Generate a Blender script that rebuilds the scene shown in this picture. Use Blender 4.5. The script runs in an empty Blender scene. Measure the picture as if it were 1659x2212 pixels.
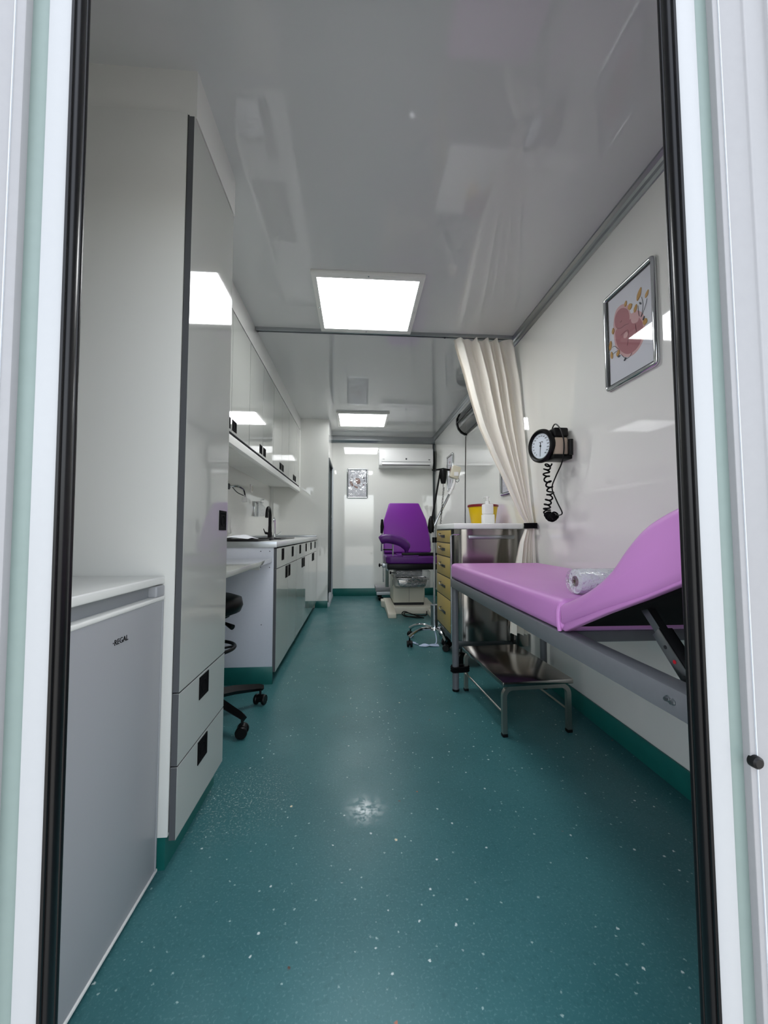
import bpy, bmesh, math, random
from mathutils import Vector, Matrix
random.seed(7)
R = math.radians
scene = bpy.context.scene
C = scene.collection

# ------------------------------------------------------------------ camera
cam_data = bpy.data.cameras.new('camera')
cam_data.sensor_fit = 'VERTICAL'
cam_data.sensor_height = 24.0
cam_data.lens = 24.0 * 840.0 / 2212.0
cam_data.clip_start = 0.02
cam = bpy.data.objects.new('camera', cam_data)
C.objects.link(cam)
cam.location = (0, 0, 0.93)
cam.rotation_euler = (R(90) + math.atan(44 / 840), 0, -math.atan(57.5 / 840))
scene.camera = cam

# ------------------------------------------------------------------ sky, exposure
world = bpy.data.worlds.new('sky')
scene.world = world
world.use_nodes = True
wn = world.node_tree
wn.nodes.clear()
sky = wn.nodes.new('ShaderNodeTexSky')
sky.sky_type = 'NISHITA'
sky.sun_disc = False
sky.sun_elevation = R(48)
sky.sun_rotation = R(20)
sky.altitude = 200
sky.air_density = 1.0
sky.dust_density = 3.0
bg = wn.nodes.new('ShaderNodeBackground')
bg.inputs['Strength'].default_value = 0.42
wo = wn.nodes.new('ShaderNodeOutputWorld')
haze = wn.nodes.new('ShaderNodeHueSaturation')
haze.inputs['Saturation'].default_value = 0.3
wn.links.new(sky.outputs[0], haze.inputs['Color'])
wn.links.new(haze.outputs[0], bg.inputs['Color'])
wn.links.new(bg.outputs[0], wo.inputs['Surface'])

LAMP = 6.8            # emission of the two ceiling panels
scene.view_settings.view_transform = 'Standard'
scene.view_settings.look = 'None'
scene.view_settings.exposure = 1.2
scene.view_settings.gamma = 1.0
scene.view_settings.use_curve_mapping = False
scene.cycles.use_denoising = True
scene.cycles.max_bounces = 16
scene.cycles.diffuse_bounces = 8
scene.cycles.glossy_bounces = 6
scene.cycles.transparent_max_bounces = 12


# ------------------------------------------------------------------ materials
def lin(h):
    if isinstance(h, (tuple, list)):
        return tuple(h)
    h = h.lstrip('#')
    out = []
    for i in (0, 2, 4):
        c = int(h[i:i + 2], 16) / 255
        out.append(c / 12.92 if c <= 0.04045 else ((c + 0.055) / 1.055) ** 2.4)
    return tuple(out)


def mat(name, col, rough=0.5, metal=0.0, spec=0.5, coat=0.0, coat_rough=0.03, bump=None, vary=None,
        rvary=None, trans=0.0, ior=1.45, aniso=0.0, emit=None, alpha=1.0, sheen=0.0):
    """Procedural principled material. bump=(scale,strength,distance); vary=(scale,amount); rvary=(scale,amount)."""
    m = bpy.data.materials.new(name)
    m.use_nodes = True
    nt = m.node_tree
    b = nt.nodes['Principled BSDF']
    c = lin(col)
    b.inputs['Base Color'].default_value = (*c, 1)
    b.inputs['Roughness'].default_value = rough
    b.inputs['Metallic'].default_value = metal
    b.inputs['Specular IOR Level'].default_value = spec
    b.inputs['IOR'].default_value = ior
    b.inputs['Coat Weight'].default_value = coat
    b.inputs['Coat Roughness'].default_value = coat_rough
    b.inputs['Transmission Weight'].default_value = trans
    b.inputs['Alpha'].default_value = alpha
    b.inputs['Sheen Weight'].default_value = sheen
    if aniso:
        b.inputs['Anisotropic'].default_value = aniso
    if emit:
        b.inputs['Emission Color'].default_value = (*lin(emit[0]), 1)
        b.inputs['Emission Strength'].default_value = emit[1]
    tc = None

    def noise(scale, detail=3):
        nonlocal tc
        if tc is None:
            tc = nt.nodes.new('ShaderNodeTexCoord')
        n = nt.nodes.new('ShaderNodeTexNoise')
        if isinstance(scale, (tuple, list)):
            mp = nt.nodes.new('ShaderNodeMapping')
            mp.inputs['Scale'].default_value = scale
            nt.links.new(tc.outputs['Object'], mp.inputs['Vector'])
            nt.links.new(mp.outputs[0], n.inputs['Vector'])
            n.inputs['Scale'].default_value = 1
        else:
            n.inputs['Scale'].default_value = scale
            nt.links.new(tc.outputs['Object'], n.inputs['Vector'])
        n.inputs['Detail'].default_value = detail
        return n
    if vary:
        n = noise(vary[0])
        mx = nt.nodes.new('ShaderNodeMix')
        mx.data_type = 'RGBA'
        mx.inputs['A'].default_value = (*[x * (1 - vary[1]) for x in c], 1)
        mx.inputs['B'].default_value = (*[min(1, x * (1 + vary[1])) for x in c], 1)
        nt.links.new(n.outputs['Fac'], mx.inputs['Factor'])
        nt.links.new(mx.outputs['Result'], b.inputs['Base Color'])
    if rvary:
        n = noise(rvary[0])
        mr = nt.nodes.new('ShaderNodeMapRange')
        mr.inputs['From Min'].default_value = 0.3
        mr.inputs['From Max'].default_value = 0.7
        mr.inputs['To Min'].default_value = max(0.0, rough - rvary[1])
        mr.inputs['To Max'].default_value = rough + rvary[1]
        nt.links.new(n.outputs['Fac'], mr.inputs['Value'])
        nt.links.new(mr.outputs[0], b.inputs['Roughness'])
    if bump:
        n = noise(bump[0], 2)
        bp = nt.nodes.new('ShaderNodeBump')
        bp.inputs['Strength'].default_value = bump[1]
        bp.inputs['Distance'].default_value = bump[2]
        nt.links.new(n.outputs['Fac'], bp.inputs['Height'])
        nt.links.new(bp.outputs[0], b.inputs['Normal'])
    return m


def pane_mat(name, tint=(1, 1, 1), rough=0.02, fac=0.0, bump=None):
    """A clear sheet: mostly see-through, mirror-like by fresnel."""
    m = bpy.data.materials.new(name)
    m.use_nodes = True
    nt = m.node_tree
    nt.nodes.clear()
    tr = nt.nodes.new('ShaderNodeBsdfTransparent')
    tr.inputs['Color'].default_value = (*tint, 1)
    gl = nt.nodes.new('ShaderNodeBsdfGlossy')
    gl.inputs['Roughness'].default_value = rough
    fr = nt.nodes.new('ShaderNodeFresnel')
    ge = nt.nodes.new('ShaderNodeNewGeometry')
    mr = nt.nodes.new('ShaderNodeMapRange')
    mr.inputs['To Min'].default_value = 1.5
    mr.inputs['To Max'].default_value = 1 / 1.5
    nt.links.new(ge.outputs['Backfacing'], mr.inputs['Value'])
    nt.links.new(mr.outputs[0], fr.inputs['IOR'])
    ad = nt.nodes.new('ShaderNodeMath')
    ad.operation = 'ADD'
    ad.use_clamp = True
    ad.inputs[1].default_value = fac
    mx = nt.nodes.new('ShaderNodeMixShader')
    o = nt.nodes.new('ShaderNodeOutputMaterial')
    nt.links.new(fr.outputs[0], ad.inputs[0])
    nt.links.new(ad.outputs[0], mx.inputs[0])
    nt.links.new(tr.outputs[0], mx.inputs[1])
    nt.links.new(gl.outputs[0], mx.inputs[2])
    nt.links.new(mx.outputs[0], o.inputs[0])
    if bump:
        tc = nt.nodes.new('ShaderNodeTexCoord')
        n = nt.nodes.new('ShaderNodeTexNoise')
        n.inputs['Scale'].default_value = bump[0]
        n.inputs['Detail'].default_value = 3
        bp = nt.nodes.new('ShaderNodeBump')
        bp.inputs['Strength'].default_value = bump[1]
        bp.inputs['Distance'].default_value = bump[2]
        nt.links.new(tc.outputs['Object'], n.inputs['Vector'])
        nt.links.new(n.outputs['Fac'], bp.inputs['Height'])
        for s in (gl, fr):
            nt.links.new(bp.outputs[0], s.inputs['Normal'])
    return m


def floor_mat():
    m = bpy.data.materials.new('teal_vinyl')
    m.use_nodes = True
    nt = m.node_tree
    N, K = nt.nodes, nt.links
    b = N['Principled BSDF']
    tc = N.new('ShaderNodeTexCoord')

    def noise(scale, detail=4, rough=0.5):
        n = N.new('ShaderNodeTexNoise')
        n.inputs['Scale'].default_value = scale
        n.inputs['Detail'].default_value = detail
        n.inputs['Roughness'].default_value = rough
        K.new(tc.outputs['Object'], n.inputs['Vector'])
        return n

    def mixc(fac, a, bcol, fk=None):
        x = N.new('ShaderNodeMix')
        x.data_type = 'RGBA'
        if isinstance(a, tuple):
            x.inputs['A'].default_value = (*a, 1)
        else:
            K.new(a, x.inputs['A'])
        if isinstance(bcol, tuple):
            x.inputs['B'].default_value = (*bcol, 1)
        else:
            K.new(bcol, x.inputs['B'])
        K.new(fac, x.inputs['Factor'])
        return x.outputs['Result']

    def ramp(v, lo, hi, tlo=0.0, thi=1.0):
        r = N.new('ShaderNodeMapRange')
        r.inputs['From Min'].default_value = lo
        r.inputs['From Max'].default_value = hi
        r.inputs['To Min'].default_value = tlo
        r.inputs['To Max'].default_value = thi
        K.new(v, r.inputs['Value'])
        return r.outputs[0]

    def math_(op, a, c):
        n = N.new('ShaderNodeMath')
        n.operation = op
        for i, v in enumerate((a, c)):
            if isinstance(v, float):
                n.inputs[i].default_value = v
            else:
                K.new(v, n.inputs[i])
        return n.outputs[0]

    def flecks(scale, radius, keep, soft=0.02):
        """round chips: distance to a voronoi point below radius, only for a share of the cells"""
        v = N.new('ShaderNodeTexVoronoi')
        v.inputs['Scale'].default_value = scale
        wob = N.new('ShaderNodeVectorMath')
        wob.operation = 'ADD'
        wn_ = noise(220, 1)
        sc_ = N.new('ShaderNodeVectorMath')
        sc_.operation = 'SCALE'
        sc_.inputs['Scale'].default_value = 0.006
        K.new(wn_.outputs['Color'], sc_.inputs[0])
        K.new(tc.outputs['Object'], wob.inputs[0])
        K.new(sc_.outputs[0], wob.inputs[1])
        K.new(wob.outputs[0], v.inputs['Vector'])
        sep = N.new('ShaderNodeSeparateColor')
        K.new(v.outputs['Color'], sep.inputs[0])
        d = ramp(v.outputs['Distance'], radius, radius + soft, 1.0, 0.0)
        k = ramp(sep.outputs[0], keep, keep + 0.01, 1.0, 0.0)
        return math_('MULTIPLY', d, k), sep.outputs[1]
    base = mixc(ramp(noise(2.2).outputs['Fac'], 0.35, 0.65), lin('#36686b'), lin('#417376'))
    base = mixc(math_('MULTIPLY', ramp(noise(170, 2).outputs['Fac'], 0.55, 0.72), 0.35), base, lin('#6f9a9a'))
    base = mixc(math_('MULTIPLY', ramp(noise(60, 3).outputs['Fac'], 0.56, 0.7), 0.25), base, lin('#245355'))
    f1, r1 = flecks(26, 0.07, 0.3, 0.04)
    base = mixc(f1, base, lin('#c8d8d4'))
    f2, r2 = flecks(14, 0.04, 0.12, 0.025)
    base = mixc(f2, base, mixc(ramp(r2, 0.4, 0.6), lin('#a8674f'), lin('#0f2c2c')))
    f3, r3 = flecks(60, 0.11, 0.14, 0.1)
    base = mixc(math_('MULTIPLY', f3, 0.75), base, lin('#a9c6c1'))
    f4, r4 = flecks(9, 0.03, 0.25, 0.02)
    base = mixc(f4, base, lin('#e2d9b8'))
    # sawdust swept up beside the tall cabinet, and one worn patch
    def spot(x, y, r, soft):
        vm = N.new('ShaderNodeVectorMath')
        vm.operation = 'DISTANCE'
        vm.inputs[1].default_value = (x, y, 0)
        K.new(tc.outputs['Object'], vm.inputs[0])
        return ramp(vm.outputs['Value'], r, r + soft, 1.0, 0.0)
    dust = math_('MULTIPLY', spot(-0.42, 1.45, 0.03, 0.22), ramp(noise(150, 2).outputs['Fac'], 0.57, 0.68))
    base = mixc(math_('MULTIPLY', dust, 0.7), base, lin('#c4cdc4'))
    wear = math_('MULTIPLY', spot(0.033, 1.355, 0.025, 0.07), ramp(noise(45, 6, 0.7).outputs['Fac'], 0.42, 0.55))
    K.new(base, b.inputs['Base Color'])
    rg = ramp(noise(5, 6, 0.65).outputs['Fac'], 0.35, 0.7, 0.31, 0.39)
    rg = math_('ADD', rg, math_('MULTIPLY', wear, -0.2))
    K.new(rg, b.inputs['Roughness'])
    b.inputs['Specular IOR Level'].default_value = 0.28
    bp = N.new('ShaderNodeBump')
    bp.inputs['Strength'].default_value = 0.12
    bp.inputs['Distance'].default_value = 0.002
    K.new(noise(30, 4).outputs['Fac'], bp.inputs['Height'])
    K.new(bp.outputs[0], b.inputs['Normal'])
    return m


M = dict(
    wall=mat('white_gloss_panel', '#eaeae5', 0.04, spec=0.9, coat=0.7, coat_rough=0.03, bump=(3.0, 0.03, 0.02)),
    ceil=mat('white_gloss_ceiling', '#cfd1d0', 0.05, spec=0.8, bump=(2.2, 0.025, 0.02)),
    floor=floor_mat(),
    skirt=mat('teal_skirting', '#17625c', 0.35, vary=(18, 0.15)),
    gloss=mat('white_high_gloss', '#b6b8b2', 0.05, coat=0.6, coat_rough=0.015),
    satin=mat('white_satin_board', '#e3e4df', 0.3),
    lilac=mat('pale_grey_board', '#d3d6de', 0.4, vary=(120, 0.03)),
    edge=mat('grey_edge_band', '#55575a', 0.45),
    gap=mat('dark_gap', '#1d1f21', 0.6),
    black=mat('black_plastic', '#09090a', 0.4, spec=0.28),
    webbing=mat('black_webbing', '#08080a', 0.85, spec=0.15),
    rubber=mat('black_rubber', '#08080a', 0.3, spec=0.4, vary=(40, 0.2)),
    chrome=mat('chrome', '#cfd2d4', 0.09, metal=1),
    steel=mat('brushed_stainless', '#9c9893', 0.15, metal=1, bump=((900, 900, 4), 0.02, 0.001)),
    satin_steel=mat('satin_stainless', '#b9b5ae', 0.34, metal=1),
    alu=mat('satin_aluminium', '#a9adb0', 0.32, metal=1),
    aludark=mat('dark_aluminium', '#54585a', 0.35, metal=1),
    greyp=mat('grey_painted_steel', '#63666a', 0.34, vary=(60, 0.06)),
    whitep=mat('white_painted_steel', '#bcc2c8', 0.42, vary=(90, 0.02)),
    greenp=mat('green_grey_painted_steel', '#74837f', 0.45, vary=(60, 0.05)),
    framep=mat('pale_painted_frame', '#9fa1a3', 0.42, vary=(90, 0.02)),
    lightp=mat('light_grey_painted_steel', '#8c8c8e', 0.42, vary=(80, 0.04)),
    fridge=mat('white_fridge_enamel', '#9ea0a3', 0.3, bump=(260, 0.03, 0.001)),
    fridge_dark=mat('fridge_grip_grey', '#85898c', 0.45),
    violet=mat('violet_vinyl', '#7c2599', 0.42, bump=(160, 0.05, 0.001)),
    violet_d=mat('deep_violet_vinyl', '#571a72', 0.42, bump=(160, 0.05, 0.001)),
    lav=mat('lavender_vinyl', '#c385c4', 0.4, bump=(220, 0.06, 0.001), vary=(5, 0.04)),
    beige=mat('beige_plastic', '#cfcabb', 0.45),
    wood=mat('tan_drawer_laminate', '#b59d5a', 0.4, vary=((3, 40, 3), 0.08)),
    white=mat('white_plastic', '#f4f4f2', 0.35),
    cream=mat('cream_plastic', '#d9d3bd', 0.45),
    paper=mat('white_paper', '#eceef2', 0.8),
    card=mat('brown_card', '#6a5a4c', 0.8),
    yellow=mat('yellow_plastic', '#d8b400', 0.35),
    red=mat('dark_red_plastic', '#7a1520', 0.35),
    redtag=mat('red_tag', '#b01225', 0.4),
    cloth=mat('cream_curtain_cloth', '#f3efe6', 0.9, bump=(400, 0.1, 0.001)),
    beigecuff=mat('beige_cuff', '#cbb9a6', 0.8),
    sink=mat('black_composite', '#191b1d', 0.3, vary=(300, 0.3)),
    worktop=mat('light_laminate_worktop', '#dcdedd', 0.16),
    print_=mat('white_art_print', '#d5d6de', 0.6),
    glazing=pane_mat('picture_glazing', rough=0.02),
    crinkle=pane_mat('crinkled_glazing', rough=0.03, fac=0.14, bump=(11, 1.0, 0.03)),
    plastic=pane_mat('clear_plastic_wrap', (0.93, 0.94, 0.95), rough=0.05, fac=0.1, bump=(38, 1.0, 0.02)),
    wrap=pane_mat('crumpled_clear_wrap', (0.95, 0.96, 0.97), rough=0.04, fac=0.16, bump=(70, 1.0, 0.03)),
    smoke=pane_mat('smoked_lamp_cover', (0.32, 0.34, 0.35), rough=0.08, fac=0.06),
    pink=mat('rose_print', '#a8646c', 0.6), pink2=mat('pale_rose_print', '#cfa3a4', 0.6),
    pinkl=mat('rose_line_print', '#7f4450', 0.6),
    ochre=mat('ochre_print', '#b98a35', 0.6), ink=mat('slate_print', '#3d424b', 0.6),
    brownp=mat('brown_print', '#8a5a4c', 0.6),
    dial=mat('dial_face', '#dfe7ef', 0.5),
    door=mat('dark_green_grey_door', '#5b6b69', 0.3),
    asphalt=mat('grey_asphalt', '#a19f98', 0.9, vary=(3, 0.2)),
    bluecord=mat('pale_blue_cord', '#c5d2ea', 0.5),
    lampwhite=mat('lit_diffuser', '#ffffff', 0.5, emit=('#fbfdff', LAMP)),
    zinc=mat('zinc_plate', '#8b8e8c', 0.3, metal=1, vary=(120, 0.3)),
)


# ------------------------------------------------------------------ mesh helpers
class MB:
    def __init__(self):
        self.bm = bmesh.new()

    def _finish(self, verts, faces, bev=0.0, seg=2, mi=0):
        vs = [self.bm.verts.new(v) for v in verts]
        fs = []
        for f in faces:
            try:
                nf = self.bm.faces.new([vs[i] for i in f])
                nf.material_index = mi
                fs.append(nf)
            except ValueError:
                pass
        bmesh.ops.recalc_face_normals(self.bm, faces=fs)
        if bev > 0:
            es = set()
            for f in fs:
                es.update(f.edges)
            bmesh.ops.bevel(self.bm, geom=list(es), offset=bev, segments=seg, profile=0.5, affect='EDGES')
        return fs

    def box(self, x0, x1, y0, y1, z0, z1, bev=0.0, seg=2, mi=0, rot=None, about=None):
        v = [(x, y, z) for z in (z0, z1) for y in (y0, y1) for x in (x0, x1)]
        if rot is not None:
            c = Vector(about if about else ((x0 + x1) / 2, (y0 + y1) / 2, (z0 + z1) / 2))
            v = [tuple(c + rot @ (Vector(p) - c)) for p in v]
        f = [(0, 1, 3, 2), (4, 6, 7, 5), (0, 4, 5, 1), (2, 3, 7, 6), (0, 2, 6, 4), (1, 5, 7, 3)]
        self._finish(v, f, bev, seg, mi)
        return self

    def prism(self, poly, axis, a, b, bev=0.0, seg=2, cap_only=False, mi=0, shear=None):
        """extrude a 2-D outline along axis 'x' (poly=(y,z)), 'y' (poly=(x,z)) or 'z' (poly=(x,y))"""
        def P(p, t):
            q = {'x': (t, p[0], p[1]), 'y': (p[0], t, p[1]), 'z': (p[0], p[1], t)}[axis]
            return shear(q) if shear else q
        n = len(poly)
        v = [P(p, a) for p in poly] + [P(p, b) for p in poly]
        f = [tuple(range(n)), tuple(range(2 * n - 1, n - 1, -1))]
        f += [(i, (i + 1) % n, n + (i + 1) % n, n + i) for i in range(n)]
        vs = [self.bm.verts.new(q) for q in v]
        fs = [self.bm.faces.new([vs[i] for i in g]) for g in f]
        for g in fs:
            g.material_index = mi
        bmesh.ops.recalc_face_normals(self.bm, faces=fs)
        if bev > 0:
            es = set(fs[0].edges) | set(fs[1].edges)
            if not cap_only:
                for g in fs[2:]:
                    for e in g.edges:
                        if len(e.link_faces) == 2 and e.calc_face_angle(0) > R(30):
                            es.add(e)
            bmesh.ops.bevel(self.bm, geom=list(es), offset=bev, segments=seg, profile=0.5, affect='EDGES')
        return self

    def ring(self, axis, o, i, a, b, bev=0.0):
        """rectangular ring: o, i = (u0,u1,v0,v1) outer and inner, extruded a..b along axis"""
        def P(u, v, t):
            return {'x': (t, u, v), 'y': (u, t, v), 'z': (u, v, t)}[axis]
        oc = [(o[0], o[2]), (o[1], o[2]), (o[1], o[3]), (o[0], o[3])]
        ic = [(i[0], i[2]), (i[1], i[2]), (i[1], i[3]), (i[0], i[3])]
        v = [P(*p, a) for p in oc] + [P(*p, a) for p in ic] + [P(*p, b) for p in oc] + [P(*p, b) for p in ic]
        f = []
        for k in range(4):
            j = (k + 1) % 4
            f += [(k, j, 4 + j, 4 + k), (8 + k, 8 + j, 12 + j, 12 + k), (k, j, 8 + j, 8 + k), (4 + k, 4 + j, 12 + j, 12 + k)]
        self._finish(v, f, bev, 2)
        return self

    def tube(self, pts, r, n=8, closed=False, caps=True, mi=0, square=False):
        pts = [Vector(p) for p in pts]
        m = len(pts)
        rr = r if isinstance(r, (list, tuple)) else [r] * m
        tang = []
        for k in range(m):
            if closed:
                t = pts[(k + 1) % m] - pts[k - 1]
            elif k == 0:
                t = pts[1] - pts[0]
            elif k == m - 1:
                t = pts[-1] - pts[-2]
            else:
                t = (pts[k + 1] - pts[k]).normalized() + (pts[k] - pts[k - 1]).normalized()
            tang.append(t.normalized())
        up = Vector((0, 0, 1)) if abs(tang[0].z) < 0.9 else Vector((1, 0, 0))
        u = tang[0].cross(up).normalized()
        rings = []
        for k in range(m):
            t = tang[k]
            u = (u - t * u.dot(t))
            if u.length < 1e-6:
                u = t.orthogonal()
            u.normalize()
            w = t.cross(u)
            rings.append([])
            for j in range(n):
                an = 2 * math.pi * (j + (0.5 if square else 0)) / n
                q = pts[k] + (u * math.cos(an) + w * math.sin(an)) * rr[k] * (1.414 if square else 1)
                rings[-1].append(self.bm.verts.new(q))
        fs = []
        for k in range(m if closed else m - 1):
            A, B = rings[k], rings[(k + 1) % m]
            for j in range(n):
                fs.append(self.bm.faces.new((A[j], A[(j + 1) % n], B[(j + 1) % n], B[j])))
        if caps and not closed:
            fs.append(self.bm.faces.new(rings[0]))
            fs.append(self.bm.faces.new(rings[-1]))
        for f in fs:
            f.material_index = mi
        bmesh.ops.recalc_face_normals(self.bm, faces=fs)
        return self

    def lathe(self, prof, loc=(0, 0, 0), n=24, rot=None, mi=0):
        """prof = [(radius, height)...] turned about local z, then rot and loc"""
        loc = Vector(loc)
        rings = []
        for r, h in prof:
            if r < 1e-5:
                p = Vector((0, 0, h))
                rings.append([self.bm.verts.new(loc + (rot @ p if rot else p))])
            else:
                ring = []
                for j in range(n):
                    a = 2 * math.pi * j / n
                    p = Vector((r * math.cos(a), r * math.sin(a), h))
                    ring.append(self.bm.verts.new(loc + (rot @ p if rot else p)))
                rings.append(ring)
        fs = []
        for A, B in zip(rings, rings[1:]):
            for j in range(n):
                k = (j + 1) % n
                if len(A) == 1 and len(B) == 1:
                    continue
                if len(A) == 1:
                    fs.append(self.bm.faces.new((A[0], B[j], B[k])))
                elif len(B) == 1:
                    fs.append(self.bm.faces.new((A[j], A[k], B[0])))
                else:
                    fs.append(self.bm.faces.new((A[j], A[k], B[k], B[j])))
        for f in fs:
            f.material_index = mi
        bmesh.ops.recalc_face_normals(self.bm, faces=fs)
        return self

    def grid(self, fn, nu, nv):
        g = [[self.bm.verts.new(fn(i / nu, j / nv)) for j in range(nv + 1)] for i in range(nu + 1)]
        fs = []
        for i in range(nu):
            for j in range(nv):
                fs.append(self.bm.faces.new((g[i][j], g[i + 1][j], g[i + 1][j + 1], g[i][j + 1])))
        bmesh.ops.recalc_face_normals(self.bm, faces=fs)
        return self

    def xform(self, mtx):
        bmesh.ops.transform(self.bm, matrix=mtx, verts=self.bm.verts)
        return self

    def edge_mi(self, test, mi):
        for f in self.bm.faces:
            f.normal_update()
            if test(f.normal):
                f.material_index = mi
        return self

    def build(self, name, m, parent=None, angle=38):
        me = bpy.data.meshes.new(name)
        self.bm.to_mesh(me)
        self.bm.free()
        for x in (m if isinstance(m, (list, tuple)) else [m]):
            me.materials.append(M[x] if isinstance(x, str) else x)
        me.shade_smooth()
        me.set_sharp_from_angle(angle=R(angle))
        o = bpy.data.objects.new(name, me)
        C.objects.link(o)
        if parent is not None:
            o.parent = parent
            if parent.type == 'EMPTY' and not parent.get('_loc', 0):
                o.matrix_parent_inverse = Matrix.Translation(-parent.location)
        return o


def tag(o, label, cat, group=None):
    o['label'] = label
    o['category'] = cat
    if group:
        o['group'] = group
    return o


LOCAL = []


def thing(name, label, cat, loc=(0, 0, 0), rz=0.0, group=None, local=False):
    """an Empty at the thing's base; parts are meshed in world space, or around its origin if local"""
    o = bpy.data.objects.new(name, None)
    o.empty_display_size = 0.05
    C.objects.link(o)
    o.location = loc
    o.rotation_euler = (0, 0, rz)
    if local:
        o['_loc'] = 1
        LOCAL.append(o)
    return tag(o, label, cat, group)


def struct(name, mb, m, angle=38):
    o = mb.build(name, m, None, angle)
    o['kind'] = 'structure'
    return o


def dup(root, loc, rz=0.0, label=None):
    r = root.copy()
    C.objects.link(r)
    r.location = loc
    r.rotation_euler = (0, 0, rz)
    if label:
        r['label'] = label
    for ch in list(root.children):
        c = ch.copy()
        C.objects.link(c)
        c.parent = r
        for g in list(ch.children):
            d = g.copy()
            C.objects.link(d)
            d.parent = c
    return r


def arc(c, r, a0, a1, n, plane='xz'):
    out = []
    for k in range(n + 1):
        a = R(a0 + (a1 - a0) * k / n)
        u, v = r * math.cos(a), r * math.sin(a)
        out.append({'xz': (c[0] + u, c[1], c[2] + v), 'yz': (c[0], c[1] + u, c[2] + v), 'xy': (c[0] + u, c[1] + v, c[2])}[plane])
    return out


def smooth(pts, k=6):
    """Catmull-Rom through points"""
    P = [Vector(p) for p in pts]
    P = [P[0] * 2 - P[1]] + P + [P[-1] * 2 - P[-2]]
    out = []
    for i in range(1, len(P) - 2):
        for j in range(k):
            t = j / k
            a, b, c, d = P[i - 1:i + 3]
            out.append(0.5 * ((2 * b) + (c - a) * t + (2 * a - 5 * b + 4 * c - d) * t * t + (3 * b - a - 3 * c + d) * t ** 3))
    out.append(P[-2])
    return out


def text_obj(name, s, size, m, mtx, parent, extrude=0.0004):
    cu = bpy.data.curves.new(name, 'FONT')
    cu.body = s
    cu.size = size
    cu.extrude = extrude
    cu.align_x = 'CENTER'
    cu.align_y = 'CENTER'
    cu.resolution_u = 3
    t = bpy.data.objects.new(name, cu)
    me = bpy.data.meshes.new_from_object(t)
    bpy.data.objects.remove(t)
    bpy.data.curves.remove(cu)
    me.transform(mtx)
    me.materials.clear()
    me.materials.append(M[m])
    o = bpy.data.objects.new(name, me)
    C.objects.link(o)
    o.parent = parent
    if parent.type == 'EMPTY' and not parent.get('_loc', 0):
        o.matrix_parent_inverse = Matrix.Translation(-parent.location)
    return o


XL, XR, YF, YB, ZC = -1.07, 1.165, 0.53, 5.78, 2.36

# ------------------------------------------------------------------ room shell
struct('floor', MB().box(XL, XR, 0.50, YB, -0.05, 0), 'floor')
struct('ceiling', MB().box(XL, XR, 0.50, YB, ZC, ZC + 0.06), 'ceil')
struct('wall_left', MB().box(XL - 0.06, XL, 0.50, YB + 0.06, -0.05, ZC + 0.06), 'wall')
struct('wall_right', MB().box(XR, XR + 0.06, 0.50, YB + 0.06, -0.05, ZC + 0.06), 'wall')
struct('wall_back', MB().box(XL, XR, YB, YB + 0.06, -0.05, ZC + 0.06), 'wall')
# end wall around the entrance, an inverted U
struct('wall_front', MB().prism([(-1.3, -0.2), (-0.395, -0.2), (-0.395, 2.02), (0.482, 2.02), (0.482, -0.2), (1.4, -0.2), (1.4, 2.55), (-1.3, 2.55)],
                                'y', 0.505, YF), ['lightp'])
struct('baseboard_right', MB().box(XR - 0.012, XR, YF, YB, 0, 0.096, 0.004), 'skirt')
struct('baseboard_back', MB().box(-0.365, XR - 0.013, YB - 0.012, YB, 0, 0.11, 0.004), 'skirt')
struct('baseboard_left', MB().box(-0.52, -0.365, 4.888, 4.9, 0, 0.085, 0.003), 'skirt')
# cove trims between ceiling and walls
struct('trim_1', MB().prism([(1.165, 2.36), (1.125, 2.36), (1.126, 2.352), (1.142, 2.346), (1.148, 2.336), (1.150, 2.322), (1.158, 2.312), (1.165, 2.310)],
                            'y', YF, YB - 0.04), 'alu', 20)
struct('trim_2', MB().prism([(5.78, 2.36), (5.735, 2.36), (5.737, 2.30), (5.752, 2.268), (5.78, 2.262)], 'x', -0.365, XR, 0.002), 'alu', 20)
struct('trim_3', MB().prism([(1.165, 5.78), (1.135, 5.78), (1.142, 5.762), (1.165, 5.745)], 'z', 0.112, 2.262), 'aludark')
struct('trim_4', MB().prism([(-1.07, 4.9), (-1.07, 4.87), (-1.062, 4.872), (-1.046, 4.885), (-1.04, 4.9)], 'z', 0.895, 1.49), 'satin', 60)
# cubicle at the far left with its door
struct('wall_partition', MB().prism([(XL, 4.9), (-0.365, 4.9), (-0.365, 4.96), (-0.41, 4.96), (-0.41, 4.94), (XL, 4.94)], 'z', 0, ZC)
       .prism([(4.96, 1.885), (5.72, 1.885), (5.72, 0), (YB, 0), (YB, ZC), (4.96, ZC)], 'x', -0.41, -0.365), 'wall')
d2 = bpy.data.objects.new('door_2', None)
C.objects.link(d2)
d2.location = (-0.39, 5.34, 0)
d2['kind'] = 'structure'
MB().box(-0.408, -0.398, 4.965, 5.69, 0.075, 1.86, 0.002).build('door_leaf', 'door', d2)
MB().box(-0.375, -0.354, 5.688, 5.724, 0.03, 1.885, 0.004).build('jamb', 'whitep', d2)
MB().box(-0.41, -0.376, 5.69, 5.722, 0.03, 1.885).build('jamb_reveal', 'aludark', d2)
MB().box(-0.41, -0.358, 4.958, 4.975, 0.03, 1.885, 0.004).build('jamb', 'aludark', d2)
MB().box(-0.41, -0.358, 4.975, 5.69, 1.86, 1.888, 0.003).build('door_head', 'aludark', d2)
MB().prism([(-0.41, 0), (-0.345, 0), (-0.35, 0.035), (-0.372, 0.07), (-0.41, 0.075)], 'y', 4.955, 5.724, 0.002).build('sill', 'whitep', d2)
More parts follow.
